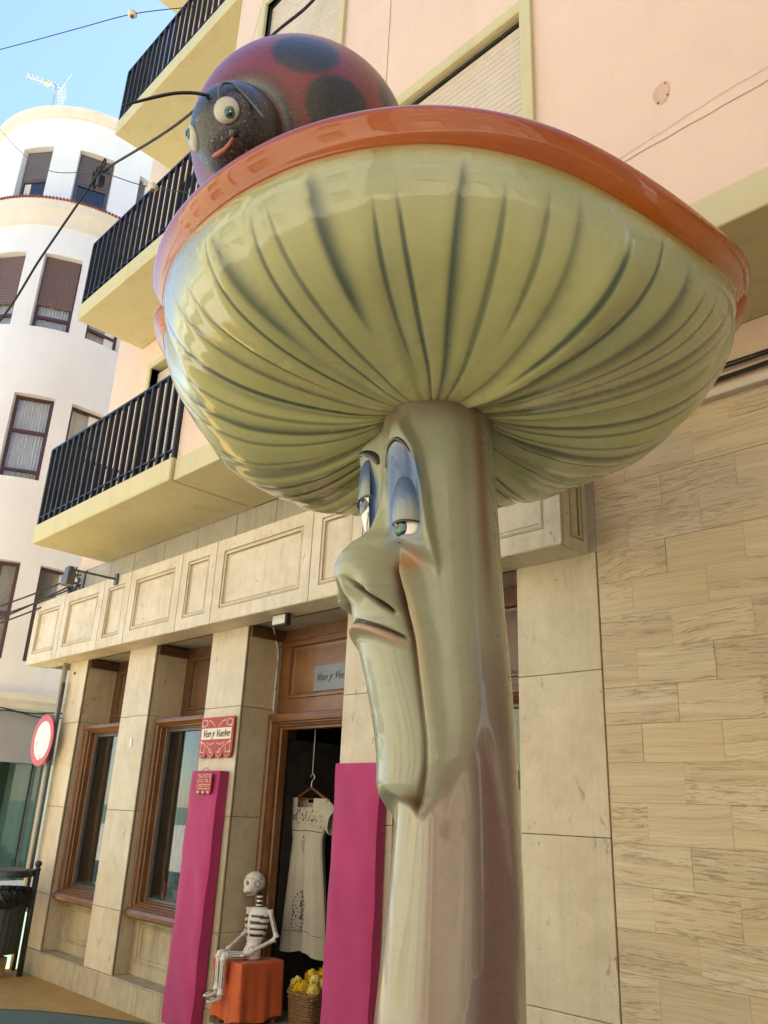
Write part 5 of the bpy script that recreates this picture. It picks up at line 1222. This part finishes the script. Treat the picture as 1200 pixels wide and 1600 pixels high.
for q in (-1, 1):
    for bk in (-1, 1):
        rows = []
        for k in np.linspace(0, 1, 12):          # from the shoulder seam out to the cuff
            top = np.array([DX+q*(.185+.125*k), DY+bk*.004, 1.645-.085*k]); bot = np.array([DX+q*(.175+.085*k), DY+bk*.006, 1.43-.055*k])
            rows.append([tuple(top+(bot-top)*v+np.array([0, bk*(.038+.018*k)*math.sin(v*math.pi)+.006*math.sin(v*9+k*3), 0])) for v in np.linspace(0, 1, 14)])
        mb = MB(); mb.grid(np.array(rows)); mb.build('sleeve', 'dress', D_, smooth=True)
mb = MB()
def stitch(s, k, r_):
    p = dress_pt(s, k); a = rng.uniform(0, 6.28); mb.add([(p[0]+r_*math.cos(a+b)*(.5 if b_ % 2 else 1), p[1]-.004, p[2]+r_*math.sin(a+b)*(.5 if b_ % 2 else 1)) for b_, b in enumerate(np.linspace(0, 2*math.pi, 8, endpoint=False))], [tuple(range(8))])
for _ in range(70):
    s, k = rng.uniform(-.9, .9), .875+rng.normal(0, .030)
    if neck(s, k+.01): continue
    stitch(s, k, rng.uniform(.004, .011))
for _ in range(10): stitch(rng.normal(0.05, .06), rng.uniform(.63, .74), .008)
for cz_, n_s in ((.30, 1), (.21, 1)):
    stitch(.05, cz_, .03)
    for rad, nn_ in ((.055, 14), (.085, 20)):
        for k in range(nn_): a = 2*math.pi*k/nn_; stitch(.08+rad*3.4*math.cos(a), cz_-.01+rad*math.sin(a), .008 if rad < .06 else .011)
mb.build('embroidery', 'thread', D_, kind='stuff')
mb = MB(); mb.tube([dress_pt(s, .775) for s in np.linspace(-.95, .95, 30)], .003, 4); mb.build('bodice_seam', 'thread', D_); mb = MB(); mb.tube([dress_pt(s, .13) for s in np.linspace(-.95, .95, 30)], .002, 4); mb.build('hem_seam', 'thread', D_)
Hg = empty('clothes_hanger', (DX, DY, 1.58)); tag(Hg, 'wooden clothes hanger carrying the cream dress', 'hanger')
mb = MB(); mb.tube([(DX-.19, DY, 1.63), (DX, DY, 1.715), (DX+.19, DY, 1.63)], .010, 8); mb.tube([(DX-.17, DY, 1.632), (DX+.17, DY, 1.632)], .006, 8); mb.build('bar', 'wood', Hg)
mb = MB(); mb.tube([tuple(p) for p in cr([(DX, DY, 1.71), (DX, DY, 1.76), (DX+.03, DY, 1.79), (DX+.01, DY, 1.82), (DX-.02, DY, 1.80)], 20)], .004, 6); mb.build('hook', 'silver', Hg)
mb = MB(); mb.tube([(DX-.0, DY, 1.815), (DX, DY, 2.2)], .003, 5); mb.build('cord', 'paper', Hg)
# coloured paper garland inside the door
mb = MB(); rows = [[(-4.9+.5*q, 4.9, 2.35-.02*math.sin(q*20)) for q in np.linspace(0, 1, 20)], [(-4.9+.5*q, 4.9+.02*math.sin(q*30), 1.95-.03*abs(math.sin(q*14))) for q in np.linspace(0, 1, 20)]]
mb.grid(np.array(rows)); tag(mb.build('paper_garland', 'redsign', None), 'red paper decoration hanging inside the dark shop doorway', 'decoration')

# shop window ornaments
mb = MB(); C_ = empty('cactus_ornament', (-6.62, 4.1, .8)); tag(C_, 'green cactus ornament standing in the shop window', 'ornament')
for p, r_ in (([(-6.62, 4.1, .80), (-6.62, 4.1, 1.06)], .028), ([(-6.62, 4.1, .92), (-6.57, 4.1, .93), (-6.57, 4.1, 1.0)], .014), ([(-6.62, 4.1, .9), (-6.665, 4.1, .92), (-6.665, 4.1, .98)], .014)):
    mb = MB(); mb.tube(p, r_, 10); mb.build('stem', 'green', C_, smooth=True)
mb = MB(); mb.ellipsoid((-6.62, 4.1, 1.075), (.04, .04, .02), 12, 8); mb.build('crown', 'green', C_, smooth=True)
C_ = empty('figurine', (-6.69, 4.06, .8)); tag(C_, 'small pink figurine beside the cactus in the shop window', 'ornament')
mb = MB(); mb.lathe([(0, 0), (.022, 0), (.016, .03), (.012, .06), (.018, .075), (.010, .10), (.013, .115), (0, .125)], (-6.69, 4.06, .80), 12); mb.build('body', 'pinkfig', C_, smooth=True)
for q in (-1, 1): mb = MB(); mb.tube([(-6.69+q*.01, 4.06, .875), (-6.69+q*.026, 4.06, .93)], .005, 6); mb.build('arm', 'pinkfig', C_)
C_ = empty('trinket_box', (-6.48, 4.08, .8)); tag(C_, 'small tan trinket box in the shop window', 'ornament')
mb = MB(); mb.box(-6.52, -6.44, 4.04, 4.12, .8, .85); mb.build('base', 'card', C_, bevel=.004); mb = MB(); mb.box(-6.525, -6.435, 4.035, 4.125, .852, .875); mb.build('lid', 'card', C_, bevel=.004)
C_ = empty('ornament_tray', (-7.75, 4.12, .8)); tag(C_, 'dark tray with yellow pieces in the leftmost shop window', 'ornament')
mb = MB(); mb.box(-7.95, -7.5, 4.05, 4.25, .80, .82); mb.build('tray', 'paper', C_, bevel=.004)
for k in range(6): mb = MB(); mb.ellipsoid((-7.92+.075*k, 4.1+.03*(k % 2), .835), (.028, .028, .018), 12, 8); mb.build('piece', ['yellowfl', 'green', 'dark'][k % 3], C_, smooth=True)

# ================================================================== corner of the pavement: drainpipe, road sign, bin
mb = MB(); mb.tube([(-8.735, 3.74, 0), (-8.735, 3.74, 2.93)], .028, 12); Dp = mb.build('drain_pipe', 'greystone', None, smooth=True); tag(Dp, 'stained grey drainpipe at the left edge of the first pilaster', 'pipe')
Rs = empty('road_sign', (-8.735, 3.66, 0)); tag(Rs, 'round white road sign with red border beside the first pilaster', 'sign')
mb = MB(); mb.tube([(-8.66, 3.72, 0), (-8.66, 3.72, 2.72)], .020, 12); mb.build('post', 'grey', Rs, smooth=True)
scx, scz, sr, sy = -8.80, 2.125, .262, 3.655
def disc_y(mb, r0, r1, y0, y1, n=48):
    vs = []; 
    for y, r_ in ((y1, r0), (y0, r0), (y0, r1), (y1, r1)):
        vs.append([(scx+math.cos(a)*r_, y, scz+math.sin(a)*r_) for a in np.linspace(0, 2*math.pi, n, endpoint=False)])
    mb.grid(np.array(vs), wrap=True)
mb = MB(); disc_y(mb, sr*.745, sr, sy, sy+.012); mb.build('red_border', 'roadred', Rs)
mb = MB(); disc_y(mb, .0005, sr*.75, sy+.003, sy+.010); mb.build('face', 'roadwhite', Rs)
mb = MB(); mb.box(scx-.01, -8.64, sy+.012, 3.70, scz-.03, scz+.03); mb.build('clamp', 'grey', Rs)
for dx_, dz_, w_, h_ in ((-.17, -.06, .05, .06), (-.05, -.2, .07, .06)): mb = MB(); mb.box(scx+dx_, scx+dx_+w_, sy-.002, sy-.0005, scz+dz_, scz+dz_+h_); mb.build('sticker', 'paper', Rs)
Bn = empty('litter_bin', (-8.445, 3.44, 0)); tag(Bn, 'dark metal litter bin with a black bag at the left edge', 'bin')
n = 96; prof = [(.02, .20), (.165, .20), (.185, .215), (.192, .70)]; mb = MB(); rows = []
for r_, z in [(.02, .2), (.172, .2), (.182, .22), (.19, .45), (.195, .68)]: rows.append([(-8.445+(r_-(.0035 if (i % 4 < 2 and r_ > .1) else 0))*math.cos(2*math.pi*i/n), 3.44+(r_-(.0035 if (i % 4 < 2 and r_ > .1) else 0))*math.sin(2*math.pi*i/n), z) for i in range(n)])
mb.grid(np.array(rows), wrap=True); mb.build('body', 'bin', Bn)
rows = []
for j in range(12):
    k = j/11; rows.append([(-8.445+(.205+.012*math.sin(i*1.3+j)+.010*math.sin(i*.55+j*.8)+.02*math.sin(k*math.pi))*math.cos(2*math.pi*i/n), 3.44+(.205+.012*math.sin(i*1.3+j)+.010*math.sin(i*.55+j*.8)+.02*math.sin(k*math.pi))*math.sin(2*math.pi*i/n), .60+.15*k+.02*math.sin(i*.26)*(1-k)) for i in range(n)])
rows.append([(-8.445+.17*math.cos(2*math.pi*i/n), 3.44+.17*math.sin(2*math.pi*i/n), .66) for i in range(n)])
mb = MB(); mb.grid(np.array(rows), wrap=True); mb.build('bin_bag', 'bag', Bn, smooth=True)
mb = MB(); mb.lathe([(.0, .845), (.2, .845), (.208, .85), (.208, .895), (.2, .905), (.0, .93)], (-8.445, 3.44, 0), 48); mb.build('lid', 'bin', Bn, smooth=True, auto=True)
for px_, py_ in ((-8.355, 3.655), (-8.535, 3.225)):
    mb = MB(); mb.tube([(px_, py_, 0), (px_, py_, .91)], .027, 14); po = mb.build('post', 'bin', Bn, smooth=True)
    mb = MB(); mb.lathe([(0, .9), (.032, .905), (.032, .915), (.016, .925), (.028, .94), (.035, .958), (.028, .978), (0, .99)], (px_, py_, 0), 16); mb.build('finial', 'bin', po, smooth=True)
mb = MB(); mb.box(-8.53, -8.36, 3.42, 3.66, .70, .72); mb.build('crossbar', 'bin', Bn)
Lt = text_obj('lettering', 'L', 'paper', Bn, (-8.35, 3.255, .872), .03, rot=(R(90), 0, R(27)), shear=0)
cb = MB(); cb.box(-8.50, -8.36, 3.40, 3.52, .004, .17); o = cb.build('cardboard_box', 'card', None, bevel=.004); tag(o, 'crumpled brown cardboard under the litter bin', 'box')
cb = MB(); cb.box(-8.72, -8.50, 3.30, 3.46, .004, .12); o = cb.build('paper_bag', 'paper', None, bevel=.02, seg=2); tag(o, 'white paper rubbish left under the litter bin', 'rubbish')
